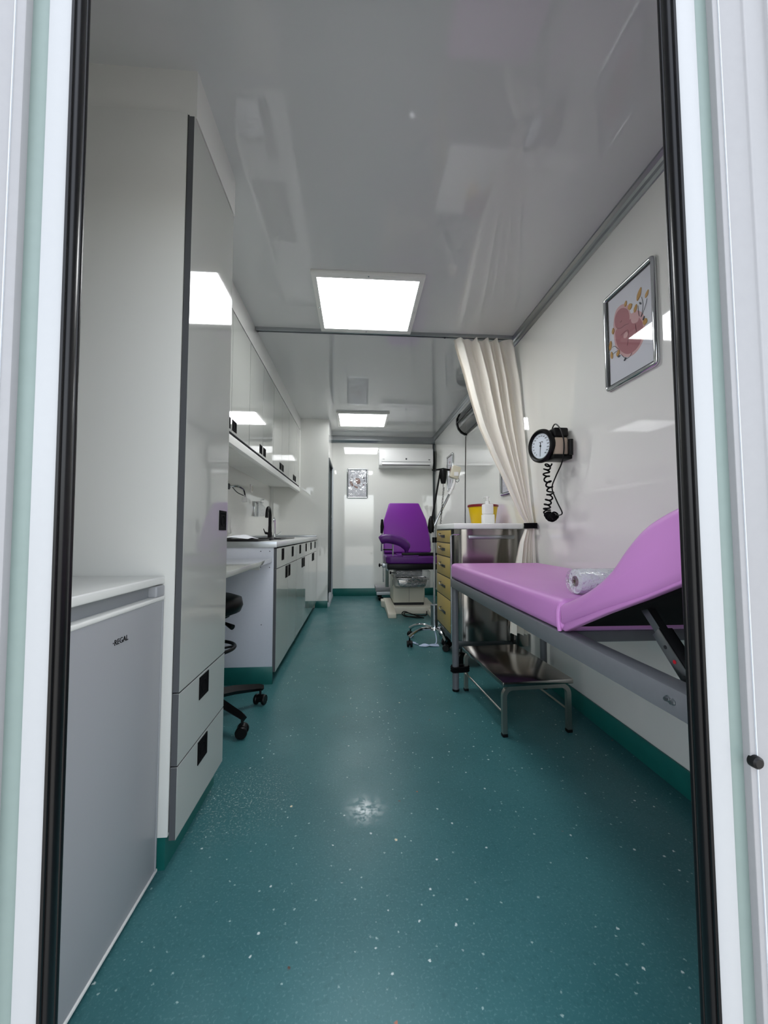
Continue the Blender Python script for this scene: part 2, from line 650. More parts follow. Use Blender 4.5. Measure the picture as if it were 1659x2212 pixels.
for z in (1.16, 0.99):
    MB().lathe([(0, -0.02), (0.008, -0.02), (0.008, 0.02), (0, 0.02)], (-0.375, 5.682, z), 10).build('hinge', 'chrome', d2)
# boxed filler between cabinets and ceiling
struct('wall_bulkhead', MB().prism([(XL, 1.172), (-0.499, 1.172), (-0.499, 1.545), (-0.715, 1.545), (-0.715, 4.9), (XL, 4.9)], 'z', 2.206, ZC), 'wall')

# entrance: door frame with rubber seals, the left jamb leans a little
d1 = bpy.data.objects.new('door_1', None)
C.objects.link(d1)
d1.location = (0.04, 0.5, 0)
d1['kind'] = 'structure'


def lean_l(q):
    return (q[0] + 0.0086 * (1.69 - q[2]), q[1], q[2])


def lean_r(q):
    return (q[0] + 0.0035 * (1.78 - q[2]), q[1], q[2])


def seal_profile(x, s):
    """rubber profile with rounded ridges along the reveal; s = +1 or -1 is the side away from the opening"""
    pts = [(x + s * 0.001, 0.4985)]
    for c, r in ((0.5020, 0.0022), (0.5135, 0.0085), (0.5265, 0.0038)):
        for k in range(9):
            a = math.pi * k / 8
            pts.append((x - s * 0.55 * r * math.sin(a), c - r * math.cos(a)))
    return pts + [(x + s * 0.012, 0.5315), (x + s * 0.012, 0.502), (x + s * 0.001, 0.502)]


MB().prism(seal_profile(-0.3735, -1), 'z', -0.15, 2.02, shear=lean_l).build('rubber_seal', 'rubber', d1, 25)
MB().prism(seal_profile(0.4605, 1), 'z', -0.15, 2.02, shear=lean_r).build('rubber_seal', 'rubber', d1, 25)
MB().box(-0.39, 0.475, 0.495, 0.535, 1.995, 2.025, 0.005).build('rubber_seal', 'rubber', d1)
MB().prism([(-0.3745, 0.5), (-0.403, 0.5), (-0.403, 0.52), (-0.386, 0.52), (-0.386, 0.5018), (-0.3745, 0.5018)], 'z', -0.15, 2.03, 0.0006, shear=lean_l).build('frame_strip', 'framep', d1)
MB().prism([(0.4615, 0.5), (0.492, 0.5), (0.492, 0.52), (0.473, 0.52), (0.473, 0.5018), (0.4615, 0.5018)], 'z', -0.15, 2.03, 0.0006, shear=lean_r).build('frame_strip', 'framep', d1)
MB().prism([(-0.403, 0.503), (-0.430, 0.503), (-0.430, 0.52), (-0.403, 0.52)], 'z', -0.15, 2.03, 0.001, shear=lean_l).build('rebate_strip', 'greenp', d1)
MB().prism([(0.492, 0.503), (0.515, 0.503), (0.515, 0.52), (0.492, 0.52)], 'z', -0.15, 2.03, 0.001, shear=lean_r).build('rebate_strip', 'greenp', d1)
MB().prism([(-0.4255, 0.493), (-0.62, 0.493), (-0.62, 0.515), (-0.4255, 0.515)], 'z', -0.15, 2.03, 0.002, shear=lean_l).build('corner_post', 'lightp', d1)
MB().prism([(0.5125, 0.493), (0.556, 0.493), (0.5575, 0.4905), (0.5605, 0.4905), (0.562, 0.493), (0.5915, 0.493), (0.593, 0.488), (0.72, 0.488), (0.72, 0.515), (0.5125, 0.515)],
           'z', -0.15, 2.03, 0.001, shear=lean_r).build('corner_post', 'lightp', d1, 20)
MB().prism([(-0.4375, 0.4915), (-0.4385, 0.4915), (-0.4385, 0.494), (-0.4375, 0.494)], 'z', -0.15, 2.03, shear=lean_l).build('bead', 'whitep', d1)
MB().prism([(0.5205, 0.4915), (0.5215, 0.4915), (0.5215, 0.494), (0.5205, 0.494)], 'z', -0.15, 2.03, shear=lean_r).build('bead', 'whitep', d1)
MB().lathe([(0, 0.006), (0.0055, 0.006), (0.0078, 0.004), (0.0082, 0), (0.0082, -0.004)], (0.5215, 0.4915, 0.63), 20,
           Matrix.Rotation(R(90), 3, 'X')).build('rubber_buffer', 'black', d1)
MB().box(-0.374, 0.462, 0.49, 0.56, -0.06, 0.0, 0.004).build('threshold', 'alu', d1)
struct('ground', MB().box(-25, 25, -30, 25, -0.7, -0.6), 'asphalt')

# ------------------------------------------------------------------ ceiling lights
lt = thing('ceiling_light', 'square lit ceiling panel nearest the doorway, above the curtain rail', 'ceiling light', (0.057, 2.375, ZC), group='square ceiling panels', local=True)
MB().ring('z', (-0.316, 0.316, -0.313, 0.313), (-0.287, 0.287, -0.272, 0.268), -0.02, 0.0, 0.002).build('frame', 'satin', lt)
MB().box(-0.287, 0.287, -0.272, 0.268, -0.015, -0.006).build('diffuser', 'lampwhite', lt)
for sx, sy in ((-0.304, 0.02), (0.304, 0.02), (0, 0.295), (0, -0.298)):
    MB().lathe([(0, -0.0225), (0.004, -0.0215), (0.005, -0.0195)], (sx, sy, 0), 8).build('screw', 'chrome', lt)
dup(lt, (0.062, 4.862, ZC), label='smaller-looking square lit ceiling panel at the far end, near the air conditioner')

# ------------------------------------------------------------------ curtain rail and curtain
rl = thing('curtain_rail', 'thin aluminium curtain rail running across the ceiling', 'curtain rail', (0.2, 2.705, ZC))
MB().prism([(2.688, 2.36), (2.688, 2.338), (2.697, 2.336), (2.698, 2.345), (2.712, 2.345), (2.713, 2.336), (2.722, 2.338), (2.722, 2.36)], 'x', -0.712, 1.124, 0.0008).build('rail', 'alu', rl, 20)
for x in (-0.708, 0.62):
    MB().box(x, x + 0.012, 2.696, 2.714, 2.331, 2.345, 0.002).build('end_stop', 'aludark', rl)


def lerp_table(tab, t):
    for (a, va), (b, vb) in zip(tab, tab[1:]):
        if t <= b:
            k = (t - a) / (b - a)
            return va + (vb - va) * k
    return tab[-1][1]


cur = thing('curtain', 'cream cloth curtain gathered by a black tie against the right wall', 'curtain', (1.1, 2.5, 0.25))
TL = [(0.25, 0.985), (0.6, 1.0), (0.733, 1.03), (0.87, 1.057), (0.93, 1.083), (0.978, 1.101), (1.054, 1.06), (1.264, 0.985), (1.46, 0.907), (1.67, 0.834), (1.885, 0.788), (2.117, 0.745), (2.36, 0.69)]
TR = [(0.25, 1.145), (0.87, 1.148), (0.978, 1.150), (1.123, 1.143), (1.7, 1.150), (2.0, 1.150), (2.36, 1.118)]


def curtain_pt(u, v):
    z = 0.28 + (2.330 - 0.28) * v
    z += 0.005 * math.sin(u * 37) * (v > 0.97)
    xl, xr = lerp_table(TL, z), lerp_table(TR, z)
    open_ = max(0.0, min(1.0, (z - 0.978) / 1.3))
    below = max(0.0, min(1.0, (0.978 - z) / 0.25))
    y = 2.705 - 0.235 * (1 - open_) ** 1.15
    if z < 0.978:
        y = 2.47
    amp = 0.009 + 0.024 * open_ ** 0.8 + 0.022 * below
    ph = 5.0 * math.pi * 2 * (u + 0.035 * math.sin(u * 9 + 1) + 0.012 * math.sin(z * 3 + u * 14))
    x = xl + (xr - xl) * u
    x += 0.006 * open_ * math.sin(ph * 0.5 + 2 * z)
    yy = y + amp * math.sin(ph) + 0.5 * amp * math.sin(ph * 1.9 + 1.3 + 0.8 * z)
    if v > 0.985:
        yy = 2.705 + (yy - 2.705) * 0.55
    return (min(x, 1.158), yy, z)


MB().grid(curtain_pt, 150, 70).build('cloth', 'cloth', cur, 80)
tie = MB()
tie.tube([(1.127 + 0.034 * math.cos(a), 2.468 + 0.05 * math.sin(a), 0.973 + dz) for dz in (0,) for a in [2 * math.pi * k / 24 for k in range(24)]], 0.004, 6, True)
for dz in (-0.014, -0.007, 0.007, 0.014):
    tie.tube([(1.127 + 0.035 * math.cos(a), 2.468 + 0.05 * math.sin(a), 0.973 + dz) for a in [2 * math.pi * k / 24 for k in range(24)]], 0.0045, 6, True)
tie.build('tie_band', 'webbing', cur)

# ------------------------------------------------------------------ cabinet helpers
def front(name, x0, x1, y0, y1, z0, z1, parent, m='gloss'):
    mb = MB().box(x0, x1, y0, y1, z0, z1, 0.0005, 1)
    mb.edge_mi(lambda n: abs(n.y) > 0.8 or abs(n.z) > 0.8, 1)
    return mb.build(name, [m, 'edge'], parent)


def pull(x, y0, y1, z0, z1, parent):
    """flush black grip plate on a front that faces +x"""
    mb = MB()
    mb.ring('x', (y0, y1, z0, z1), (y0 + 0.010, y1 - 0.010, z0 + 0.010, z1 - 0.010), x - 0.002, x + 0.0022, 0.0008)
    mb.box(x - 0.002, x + 0.0005, y0 + 0.009, y1 - 0.009, z0 + 0.009, z1 - 0.009)
    cy, cz = (y0 + y1) / 2, (z0 + z1) / 2
    mb.lathe([(0.016, 0.0), (0.018, 0.0016), (0.020, 0.0)], (x + 0.0006, cy, cz), 20, Matrix.Rotation(R(90), 3, 'Y'))
    return mb.build('handle', 'webbing', parent)


# ------------------------------------------------------------------ tall cabinet
tc_ = thing('tall_cabinet', 'tall white gloss cabinet with two drawers standing beside the fridge', 'cabinet', (-0.79, 1.345, 0))
MB().box(XL, -0.520, 1.155, 1.535, 0.09, 2.205, 0.001).build('carcass', 'satin', tc_)
MB().box(XL, -0.527, 1.16, 1.53, 0.0, 0.09).build('plinth', 'skirt', tc_)
MB().box(-0.5205, -0.5165, 1.160, 1.530, 0.10, 2.203).build('dark_gap_sheet', 'gap', tc_)  # thin dark sheet; its colour gives the gaps around the fronts their shade
dr = front('door', -0.517, -0.499, 1.157, 1.533, 0.4795, 2.196, tc_)
pull(-0.499, 1.443, 1.517, 0.938, 1.010, dr)
for z0, z1 in ((0.2785, 0.4755), (0.080, 0.2745)):
    w = front('drawer', -0.517, -0.499, 1.157, 1.533, z0, z1, tc_)
    pull(-0.499, 1.298, 1.374, z1 - 0.077, z1 - 0.007, w)

# ------------------------------------------------------------------ refrigerator
fr = thing('refrigerator', 'small white undercounter fridge with a black name on its door', 'refrigerator', (-0.80, 0.88, 0))
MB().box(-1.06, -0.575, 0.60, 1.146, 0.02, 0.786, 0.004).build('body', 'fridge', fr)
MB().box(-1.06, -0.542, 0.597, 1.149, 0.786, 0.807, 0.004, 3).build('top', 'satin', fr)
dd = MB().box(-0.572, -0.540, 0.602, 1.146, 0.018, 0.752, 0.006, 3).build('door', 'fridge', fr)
MB().box(-0.572, -0.540, 1.100, 1.146, 0.7525, 0.7835, 0.005, 3).build('door_corner', 'fridge', dd)
MB().box(-0.572, -0.562, 0.61, 1.10, 0.7525, 0.7835).build('grip_recess', 'fridge_dark', dd)
MB().box(-0.566, -0.5375, 0.604, 1.144, 0.742, 0.7535, 0.004, 3).build('grip_lip', 'satin', dd)
MB().box(-0.545, -0.5378, 0.604, 1.144, 0.012, 0.020, 0.002).build('bottom_strip', 'satin', dd)
MB().box(-0.545, -0.538, 1.1315, 1.1375, 0.02, 0.738, 0.002).build('edge_bead', 'fridge', dd)
tm = Matrix(((0, 0, 1, -0.5394), (1, 0, 0, 0.946), (0, 1, 0, 0.6825), (0, 0, 0, 1)))
text_obj('brand_lettering', 'REGAL', 0.0178, 'black', tm, dd)
MB().lathe([(0.0016, 0), (0.0016, 0.0005), (0, 0.0005)], (-0.5398, 0.9165, 0.6835), 10, Matrix.Rotation(R(90), 3, 'Y')).build('brand_dot', 'black', dd)
for x, y in ((-1.0, 0.65), (-1.0, 1.1), (-0.62, 0.65), (-0.62, 1.1)):
    MB().lathe([(0, 0), (0.018, 0), (0.018, 0.021), (0, 0.021)], (x, y, 0), 12).build('foot', 'black', fr)

# ------------------------------------------------------------------ desk board in the knee space
dk = thing('desk', 'white fitted desk board between the tall cabinet and the sink units', 'desk', (-0.8, 2.0, 0.744))
MB().box(XL, -0.527, 1.537, 2.466, 0.7445, 0.770, 0.003).build('desktop', 'gloss', dk)
MB().box(-1.05, -0.60, 1.537, 1.560, 0.70, 0.744).build('cleat', 'satin', dk)
MB().box(-1.05, -0.60, 2.443, 2.466, 0.70, 0.744).build('cleat', 'satin', dk)

# ------------------------------------------------------------------ base cabinets
def base_cabinet(y, label, gable=False):
    t = thing('base_cabinet', label, 'cabinet', (-0.79, y + 0.4, 0), group='white base units under the worktop')
    MB().box(XL, -0.521, y + 0.018, y + 0.799, 0.08, 0.68).build('carcass', 'satin', t)
    MB().box(XL, -0.560, y + 0.001, y + 0.799, 0.0, 0.08).build('plinth', 'skirt', t)
    MB().box(-0.535, -0.521, y + 0.019, y + 0.799, 0.68, 0.836).build('dark_gap_sheet', 'gap', t)  # dark strip colours in the shade under the worktop and between drawers
    if gable:
        g = MB().box(XL, -0.521, y - 0.002, y + 0.0175, 0.095, 0.8365, 0.001).build('side_panel', 'lilac', t)
        MB().box(XL, -0.517, y - 0.006, y + 0.0005, 0.0, 0.105, 0.002).build('side_skirting', 'skirt', t)
        for py, pz in ((-0.60, 0.812), (-0.545, 0.812), (-0.60, 0.715), (-0.545, 0.712), (-0.59, 0.36)):
            MB().lathe([(0, 0.0015), (0.003, 0.0012), (0.0035, 0)], (py, y - 0.002, pz), 8, Matrix.Rotation(R(90), 3, 'X')).build('screw_cap', 'edge', g)
    for k in range(2):
        a = y + 0.4 * k + 0.002
        w = front('drawer', -0.520, -0.502, a, a + 0.396, 0.704, 0.829, t)
        pull(-0.502, a + 0.158, a + 0.236, 0.744, 0.822, w)
        w = front('door', -0.520, -0.502, a, a + 0.396, 0.072, 0.700, t)
        h0 = a + (0.302 if k == 0 else 0.016)
        pull(-0.502, h0, h0 + 0.078, 0.610, 0.694, w)
    return t


base_cabinet(2.482, 'white base unit next to the desk knee space, left of three', True)
base_cabinet(3.284, 'white base unit in the middle of the three under the worktop')
base_cabinet(4.086, 'white base unit farthest away, against the cubicle wall')

wt = thing('worktop', 'pale worktop with grey end strip over the base units', 'worktop', (-0.78, 3.68, 0.837))
MB().ring('z', (XL, -0.499, 2.462, 4.898), (-0.985, -0.625, 3.17, 3.79), 0.8375, 0.872, 0.001).build('slab', 'worktop', wt)
MB().box(XL, -0.498, 2.4585, 2.4625, 0.836, 0.8725, 0.0008).build('end_strip', 'alu', wt)
MB().box(XL, XL + 0.014, 2.48, 4.885, 0.8722, 0.893, 0.003).build('upstand', 'alu', wt)
MB().box(XL + 0.016, -0.505, 4.884, 4.898, 0.8722, 0.893, 0.003).build('upstand', 'alu', wt)
sk = thing('sink', 'black inset sink in the worktop under the black tap', 'sink', (-0.805, 3.48, 0.73))
MB().ring('z', (-1.005, -0.605, 3.15, 3.81), (-0.965, -0.645, 3.19, 3.77), 0.8723, 0.880, 0.002).build('rim', 'sink', sk)
MB().ring('z', (-0.983, -0.627, 3.172, 3.788), (-0.966, -0.644, 3.189, 3.771), 0.735, 0.8722).box(-0.983, -0.627, 3.172, 3.788, 0.728, 0.735).build('bowl', 'sink', sk)
MB().lathe([(0.03, 0.7352), (0.03, 0.738), (0.022, 0.738), (0.02, 0.736), (0, 0.736)], (-0.805, 3.48, 0), 20).build('drain', 'chrome', sk)

tp = thing('black_tap', 'black high-arc kitchen tap behind the sink', 'tap', (-0.86, 3.905, 0.872))
px, py = -0.86, 3.905
MB().lathe([(0, 0), (0.028, 0), (0.028, 0.006), (0.022, 0.012), (0.021, 0.055), (0.018, 0.062), (0.016, 0.12)], (px, py, 0.8725), 18).build('base', 'black', tp)
sp = [(px, py, 0.98), (px, py, 1.10)] + [(px, py - 0.07 + 0.07 * math.cos(a), 1.10 + 0.07 * math.sin(a)) for a in [R(15 * k) for k in range(1, 12)]] + [(px, py - 0.142, 1.085), (px, py - 0.146, 1.072)]
MB().tube(sp, [0.0155] * 2 + [0.014] * (len(sp) - 4) + [0.015, 0.015], 12).build('spout', 'black', tp)
MB().tube([(px, py, 0.915), (px - 0.045, py - 0.005, 0.925)], 0.013, 10).build('valve_body', 'black', tp)
MB().tube([(px - 0.045, py - 0.005, 0.925), (px - 0.055, py - 0.03, 0.965)], [0.006, 0.004], 8).build('lever', 'black', tp)
tp2 = thing('filter_tap', 'slim chrome filter tap beside the black tap', 'tap', (-0.845, 4.06, 0.872))
px, py = -0.845, 4.06
MB().lathe([(0, 0), (0.018, 0), (0.018, 0.004), (0.011, 0.008), (0.010, 0.04), (0, 0.044)], (px, py, 0.8725), 14).build('base', 'chrome', tp2)
sp = [(px, py, 0.90), (px, py, 1.05)] + [(px, py - 0.03 + 0.03 * math.cos(R(20 * k)), 1.05 + 0.03 * math.sin(R(20 * k))) for k in range(1, 9)] + [(px, py - 0.062, 1.035)]
MB().tube(sp, 0.0055, 8).build('spout', 'chrome', tp2)
MB().tube([(px, py, 0.90), (px + 0.03, py, 0.905), (px + 0.065, py - 0.005, 0.935)], [0.007, 0.006, 0.004], 8).build('lever', 'chrome', tp2)

# things lying on the worktop
cb = thing('clipboard', 'black clipboard lying on the near end of the worktop', 'clipboard', (-0.79, 2.66, 0.872))
MB().box(-0.93, -0.62, 2.50, 2.80, 0.8726, 0.884, 0.003).build('board', 'black', cb)
MB().box(-0.84, -0.72, 2.79, 2.812, 0.8838, 0.8862, 0.001).build('clip', 'aludark', cb)
tag(MB().box(-0.70, -0.615, 2.83, 2.94, 0.8726, 0.889, 0.004).build('black_case', 'black'), 'small flat black case on the worktop behind the clipboard', 'case')


def sheet(u, v):
    x = -0.945 + 0.26 * u
    y = 2.50 + 0.26 * v
    return (x, y, 0.8875 + 0.03 * math.exp(-((u - 0.62) / 0.25) ** 2) * (0.35 + 0.65 * v) + 0.004 * math.sin(v * 5))


pp = MB().grid(sheet, 18, 14).build('paper_sheets', 'paper')
sol = pp.modifiers.new('thickness', 'SOLIDIFY')
sol.thickness = 0.0015
sol.offset = 1.0
tag(pp, 'loose curled white paper lying on the black clipboard', 'paper')

# fittings on the left wall above the worktop
sd = thing('soap_dispenser', 'clear soap dispenser in a chrome wall bracket near the tap', 'soap dispenser', (-1.04, 4.16, 1.09))
MB().ring('x', (4.08, 4.24, 1.095, 1.25), (4.088, 4.232, 1.103, 1.242), -1.069, -1.055, 0.002).build('bracket', 'chrome', sd)
MB().tube([(-1.055, 4.085, 1.245), (-1.0, 4.10, 1.245), (-1.0, 4.22, 1.245), (-1.055, 4.235, 1.245)], 0.003, 6).build('hoop', 'chrome', sd)
MB().lathe([(0, 1.10), (0.04, 1.10), (0.045, 1.11), (0.045, 1.19), (0.03, 1.215), (0.014, 1.225), (0.014, 1.24), (0, 1.24)], (-1.014, 4.16, 0), 18).build('bottle', 'plastic', sd)
MB().tube([(-1.014, 4.16, 1.24), (-1.014, 4.16, 1.27), (-0.98, 4.15, 1.275)], 0.005, 8).build('pump', 'chrome', sd)
ws = thing('wall_socket', 'white double socket plate on the wall under the wall cabinets', 'socket', (XL, 3.98, 1.34))
MB().box(XL, XL + 0.009, 3.945, 4.025, 1.33, 1.41, 0.003).build('plate', 'white', ws)
MB().lathe([(0.024, 0), (0.026, 0.002), (0.02, 0.002), (0.019, -0.004), (0, -0.004)], (XL + 0.0092, 3.985, 1.37), 20, Matrix.Rotation(R(90), 3, 'Y')).build('outlet', 'cream', ws)
hk = thing('wall_hose_hook', 'bent chrome wall hook with a white tag above the worktop', 'hook', (-1.05, 3.33, 1.2))
MB().lathe([(0, 0), (0.026, 0), (0.026, 0.006), (0.018, 0.012), (0, 0.012)], (XL, 3.30, 1.312), 16, Matrix.Rotation(R(90), 3, 'Y')).build('rosette', 'aludark', hk)
MB().tube(smooth([(XL + 0.01, 3.30, 1.312), (XL + 0.06, 3.34, 1.318), (XL + 0.085, 3.42, 1.30), (XL + 0.085, 3.47, 1.255), (XL + 0.085, 3.475, 1.235)]), 0.008, 8).build('arm', 'chrome', hk)
MB().tube(smooth([(XL + 0.03, 3.31, 1.305), (XL + 0.05, 3.37, 1.27), (XL + 0.08, 3.45, 1.25)]), 0.004, 6).build('wire', 'aludark', hk)
MB().box(XL + 0.065, XL + 0.105, 3.455, 3.49, 1.195, 1.24, 0.003).build('tag', 'white', hk)

# ------------------------------------------------------------------ wall cabinets
WL = ['white wall cabinet partly hidden behind the tall cabinet, with the lamp reflected in its doors',
      'second white wall cabinet from the doorway, above the paper and clipboard',
      'third white wall cabinet from the doorway, above the sink',
      'farthest white wall cabinet, against the cubicle wall']
for k in range(4):
    y = 1.862 + 0.735 * k
    w_ = 0.733 if k < 3 else 0.760
    t = thing('wall_cabinet', WL[k], 'cabinet', (-0.9, y + w_ / 2, 1.49), group='white wall cabinets in a row')
    MB().box(XL, -0.7345, y, y + w_, 1.487, 2.205).build('carcass', 'satin', t)
    MB().box(-0.735, -0.733, y + 0.002, y + w_ - 0.002, 1.49, 2.204).build('dark_gap_sheet', 'gap', t)  # dark sheet behind the doors, shade painted into their gaps
    for j in range(2):
        a = y + 0.002 + j * w_ / 2
        b = a + w_ / 2 - 0.004
        d = front('door', -0.733, -0.715, a, b, 1.497, 2.198, t)
        h0 = (b - 0.093) if j == 0 else (a + 0.013)
        pull(-0.715, h0, h0 + 0.08, 1.512, 1.575, d)
struct('trim_5', MB().box(-0.734, -0.716, 4.824, 4.899, 1.487, 2.205), 'satin')
struct('trim_6', MB().box(XL, -0.716, 1.537, 1.860, 1.487, 2.205), 'satin')
pl = thing('light_pelmet', 'pale pelmet board running under the wall cabinets', 'pelmet', (-0.73, 3.2, 1.43))
MB().prism([(-0.752, 1.4865), (-0.722, 1.4865), (-0.716, 1.476), (-0.718, 1.436), (-0.728, 1.428), (-0.752, 1.432)], 'y', 1.537, 4.899, 0.001).build('board', 'satin', pl)
MB().box(-1.0, -0.85, 2.3, 2.36, 1.478, 1.4868, 0.002).build('cable_clip', 'white', pl)

# ------------------------------------------------------------------ office stool in the knee space
st = thing('swivel_stool', 'black swivel stool on castors under the desk', 'stool', (-0.752, 2.03, 0), local=True)
MB().lathe([(0, 0.515), (0.12, 0.515), (0.160, 0.53), (0.172, 0.56), (0.165, 0.595), (0.12, 0.612), (0, 0.616)], n=28).build('seat', 'black', st, 60)
MB().lathe([(0.035, 0.49), (0.11, 0.505), (0.11, 0.514), (0, 0.514)], n=18).build('seat_plate', 'black', st)
MB().lathe([(0.026, 0.10), (0.026, 0.30), (0.020, 0.305), (0.016, 0.31), (0.016, 0.50)], n=14).build('gas_lift', 'black', st)
MB().tube([(0.02, 0, 0.49), (0.10, -0.04, 0.485), (0.15, -0.07, 0.47)], [0.006, 0.006, 0.014], 8).build('lever', 'black', st)
MB().tube([(0.135 * math.cos(2 * math.pi * k / 32), 0.135 * math.sin(2 * math.pi * k / 32), 0.35) for k in range(32)], 0.009, 8, True).build('foot_ring', 'black', st)
for k in range(3):
    a = 2 * math.pi * k / 3 + 0.3
    MB().tube([(0.03 * math.cos(a), 0.03 * math.sin(a), 0.34), (0.135 * math.cos(a), 0.135 * math.sin(a), 0.35)], 0.006, 6).build('ring_spoke', 'black', st)
MB().lathe([(0, 0.085), (0.04, 0.085), (0.045, 0.10), (0.042, 0.135), (0.028, 0.15), (0, 0.15)], n=18).build('hub', 'black', st)


def castor(mb, x, y, top, r=0.027, w=0.022, ang=0.0):
    """twin wheel castor with hood and stem, wheel touching z=0"""
    c, s = math.cos(ang), math.sin(ang)
    rot = Matrix.Rotation(ang, 3, 'Z') @ Matrix.Rotation(R(90), 3, 'X')
    for o in (-w, w):
        mb.lathe([(0, -0.008), (r * 0.9, -0.008), (r, -0.004), (r, 0.004), (r * 0.9, 0.008), (0, 0.008)], (x - s * o, y + c * o, r), 18, rot)
    mb.lathe([(0, -w * 0.6), (r * 0.8, -w * 0.6), (r * 0.8, w * 0.6), (0, w * 0.6)], (x, y, r * 1.25), 14, rot)
    mb.lathe([(0.006, r), (0.006, top), (0, top)], (x, y, 0), 8)
    return mb


for k in range(5):
    a = R(-36 + 72 * k)
    ex, ey = 0.285 * math.cos(a), 0.285 * math.sin(a)
    lg = MB().tube([(0.02 * math.cos(a), 0.02 * math.sin(a), 0.118), (0.15 * math.cos(a), 0.15 * math.sin(a), 0.112), (ex * 0.97, ey * 0.97, 0.092), (ex * 1.05, ey * 1.05, 0.084)],
                   [0.026, 0.024, 0.019, 0.015], 4, square=False).build('leg', 'black', st, 20)
    castor(MB(), ex, ey, 0.085, ang=a + 0.7).build('castor', 'black', lg)

# ------------------------------------------------------------------ examination couch
ec = thing('examination_couch', 'lavender examination couch with raised backrest along the right wall', 'couch', (0.85, 1.45, 0))
MB().box(0.559, 0.608, 0.585, 2.322, 0.604, 0.654, 0.004).build('side_rail', 'greyp', ec)
MB().box(1.092, 1.140, 0.585, 2.322, 0.604, 0.654, 0.004).build('side_rail', 'greyp', ec)
MB().box(0.608, 1.092, 2.284, 2.322, 0.606, 0.653, 0.004).build('end_rail', 'greyp', ec)
MB().box(0.608, 1.092, 0.585, 0.62, 0.606, 0.653, 0.004).build('end_rail', 'greyp', ec)
MB().box(0.608, 1.092, 1.125, 1.165, 0.605, 0.638, 0.003).build('cross_rail', 'greyp', ec)
for x, y in ((0.5805, 2.303), (1.118, 2.306), (0.590, 0.612), (1.118, 0.612)):
    lg = MB().lathe([(0, 0.012), (0.0195, 0.012), (0.0195, 0.605)], (x, y, 0), 20).build('leg', 'greyp', ec)
    MB().lathe([(0, 0), (0.0195, 0), (0.0205, 0.004), (0.0205, 0.013), (0, 0.013)], (x, y, 0), 20).build('foot_cap', 'black', lg)
MB().box(0.560, 1.108, 1.046, 2.318, 0.6545, 0.7455, 0.022, 5).build('mattress', 'lav', ec, 60)
top = smooth([(0, 1.068, 0.728), (0, 1.02, 0.746), (0, 0.965, 0.770), (0, 0.905, 0.801), (0, 0.840, 0.845), (0, 0.790, 0.895), (0, 0.738, 0.938), (0, 0.690, 0.962), (0, 0.645, 0.978)], 4)
prof = [(p.y, p.z) for p in top] + [(0.618, 0.970), (0.600, 0.945), (0.598, 0.875), (0.640, 0.846), (0.74, 0.800), (0.865, 0.752), (0.98, 0.704), (1.045, 0.674), (1.066, 0.670)]
MB().prism(prof, 'x', 0.561, 1.107, 0.018, 4, cap_only=True).build('backrest', 'lav', ec, 50)
brd = [(0.602, 0.869), (0.640, 0.8455), (0.74, 0.7995), (0.865, 0.7515), (0.98, 0.7035), (1.045, 0.6765), (1.04, 0.6725), (0.975, 0.698), (0.86, 0.746), (0.735, 0.794), (0.600, 0.857)]
hem = [(0.61, 0.866), (0.64, 0.852), (0.74, 0.806), (0.865, 0.757), (0.98, 0.708), (1.045, 0.681), (1.055, 0.663), (1.045, 0.6585), (0.98, 0.690), (0.865, 0.744), (0.74, 0.798), (0.640, 0.844), (0.61, 0.858)]
MB().prism(hem, 'x', 0.5665, 0.586, 0.003).build('cover_hem', 'lav', ec, 50)
MB().box(0.61, 1.09, 1.125, 1.16, 0.639, 0.664, 0.006).build('cover_hem', 'lav', ec)
MB().prism(brd, 'x', 0.585, 1.085).build('backrest_board', 'webbing', ec)
MB().tube(smooth([(0.5625, 1.061, 0.657), (0.5605, 1.063, 0.68), (0.561, 1.064, 0.71), (0.568, 1.063, 0.732)]), [0.006] * 19, 8).build('seam_fold', 'lav', ec)
MB().tube([(0.575, 0.632, 0.9665), (0.85, 0.632, 0.9725), (1.09, 0.632, 0.9665)], 0.003, 6).build('piping', 'lav', ec)
for xx in (0.638, 1.04):
    sa = MB()
    sa.tube([(xx, 0.83, 0.768), (xx, 0.752, 0.690)], 0.009, 4, square=True)
    sa.build('strut_bar', 'alu', ec)
    d = (Vector((xx, 0.684, 0.622)) - Vector((xx, 0.785, 0.723)))
    ch = MB()
    ch.box(xx - 0.015, xx - 0.0115, -0.013, 0.013, 0, d.length, 0.001)
    ch.box(xx + 0.0115, xx + 0.015, -0.013, 0.013, 0, d.length, 0.001)
    ch.box(xx - 0.015, xx + 0.015, 0.010, 0.013, 0, d.length, 0.001)
    an = math.atan2(d.y, d.z)
    ch.xform(Matrix.Translation((0, 0.785, 0.723)) @ Matrix.Rotation(-an, 4, 'X'))
    chn = ch.build('ratchet_channel', 'alu', ec)
    for f in (0.25, 0.47, 0.69, 0.88):
        q = Vector((xx - 0.0152, 0.785, 0.723)) + Vector((0, d.y, d.z)) * f
        MB().lathe([(0, 0.0006), (0.004, 0.0006), (0.004, 0)], q, 10, Matrix.Rotation(R(-90), 3, 'Y')).build('slot', 'gap' if f != 0.47 else 'redtag', chn)
    MB().tube([(xx - 0.025, 0.83, 0.768), (xx + 0.025, 0.83, 0.768)], 0.006, 8).build('pivot_pin', 'chrome', ec)
for dy in (0, 0.012):
    MB().lathe([(0, 0.007), (0.0035, 0.007), (0.0042, 0.005), (0.0042, 0.002), (0.006, 0.002), (0.006, 0)], (0.559, 0.668 + dy, 0.630 + dy * 0.1), 6, Matrix.Rotation(R(-90), 3, 'Y')).build('bolt', 'alu', ec)
MB().tube([(1.135, 0.95, 0.59), (1.135, 1.24, 0.59)], 0.004, 6).build('paper_rod', 'aludark', ec)

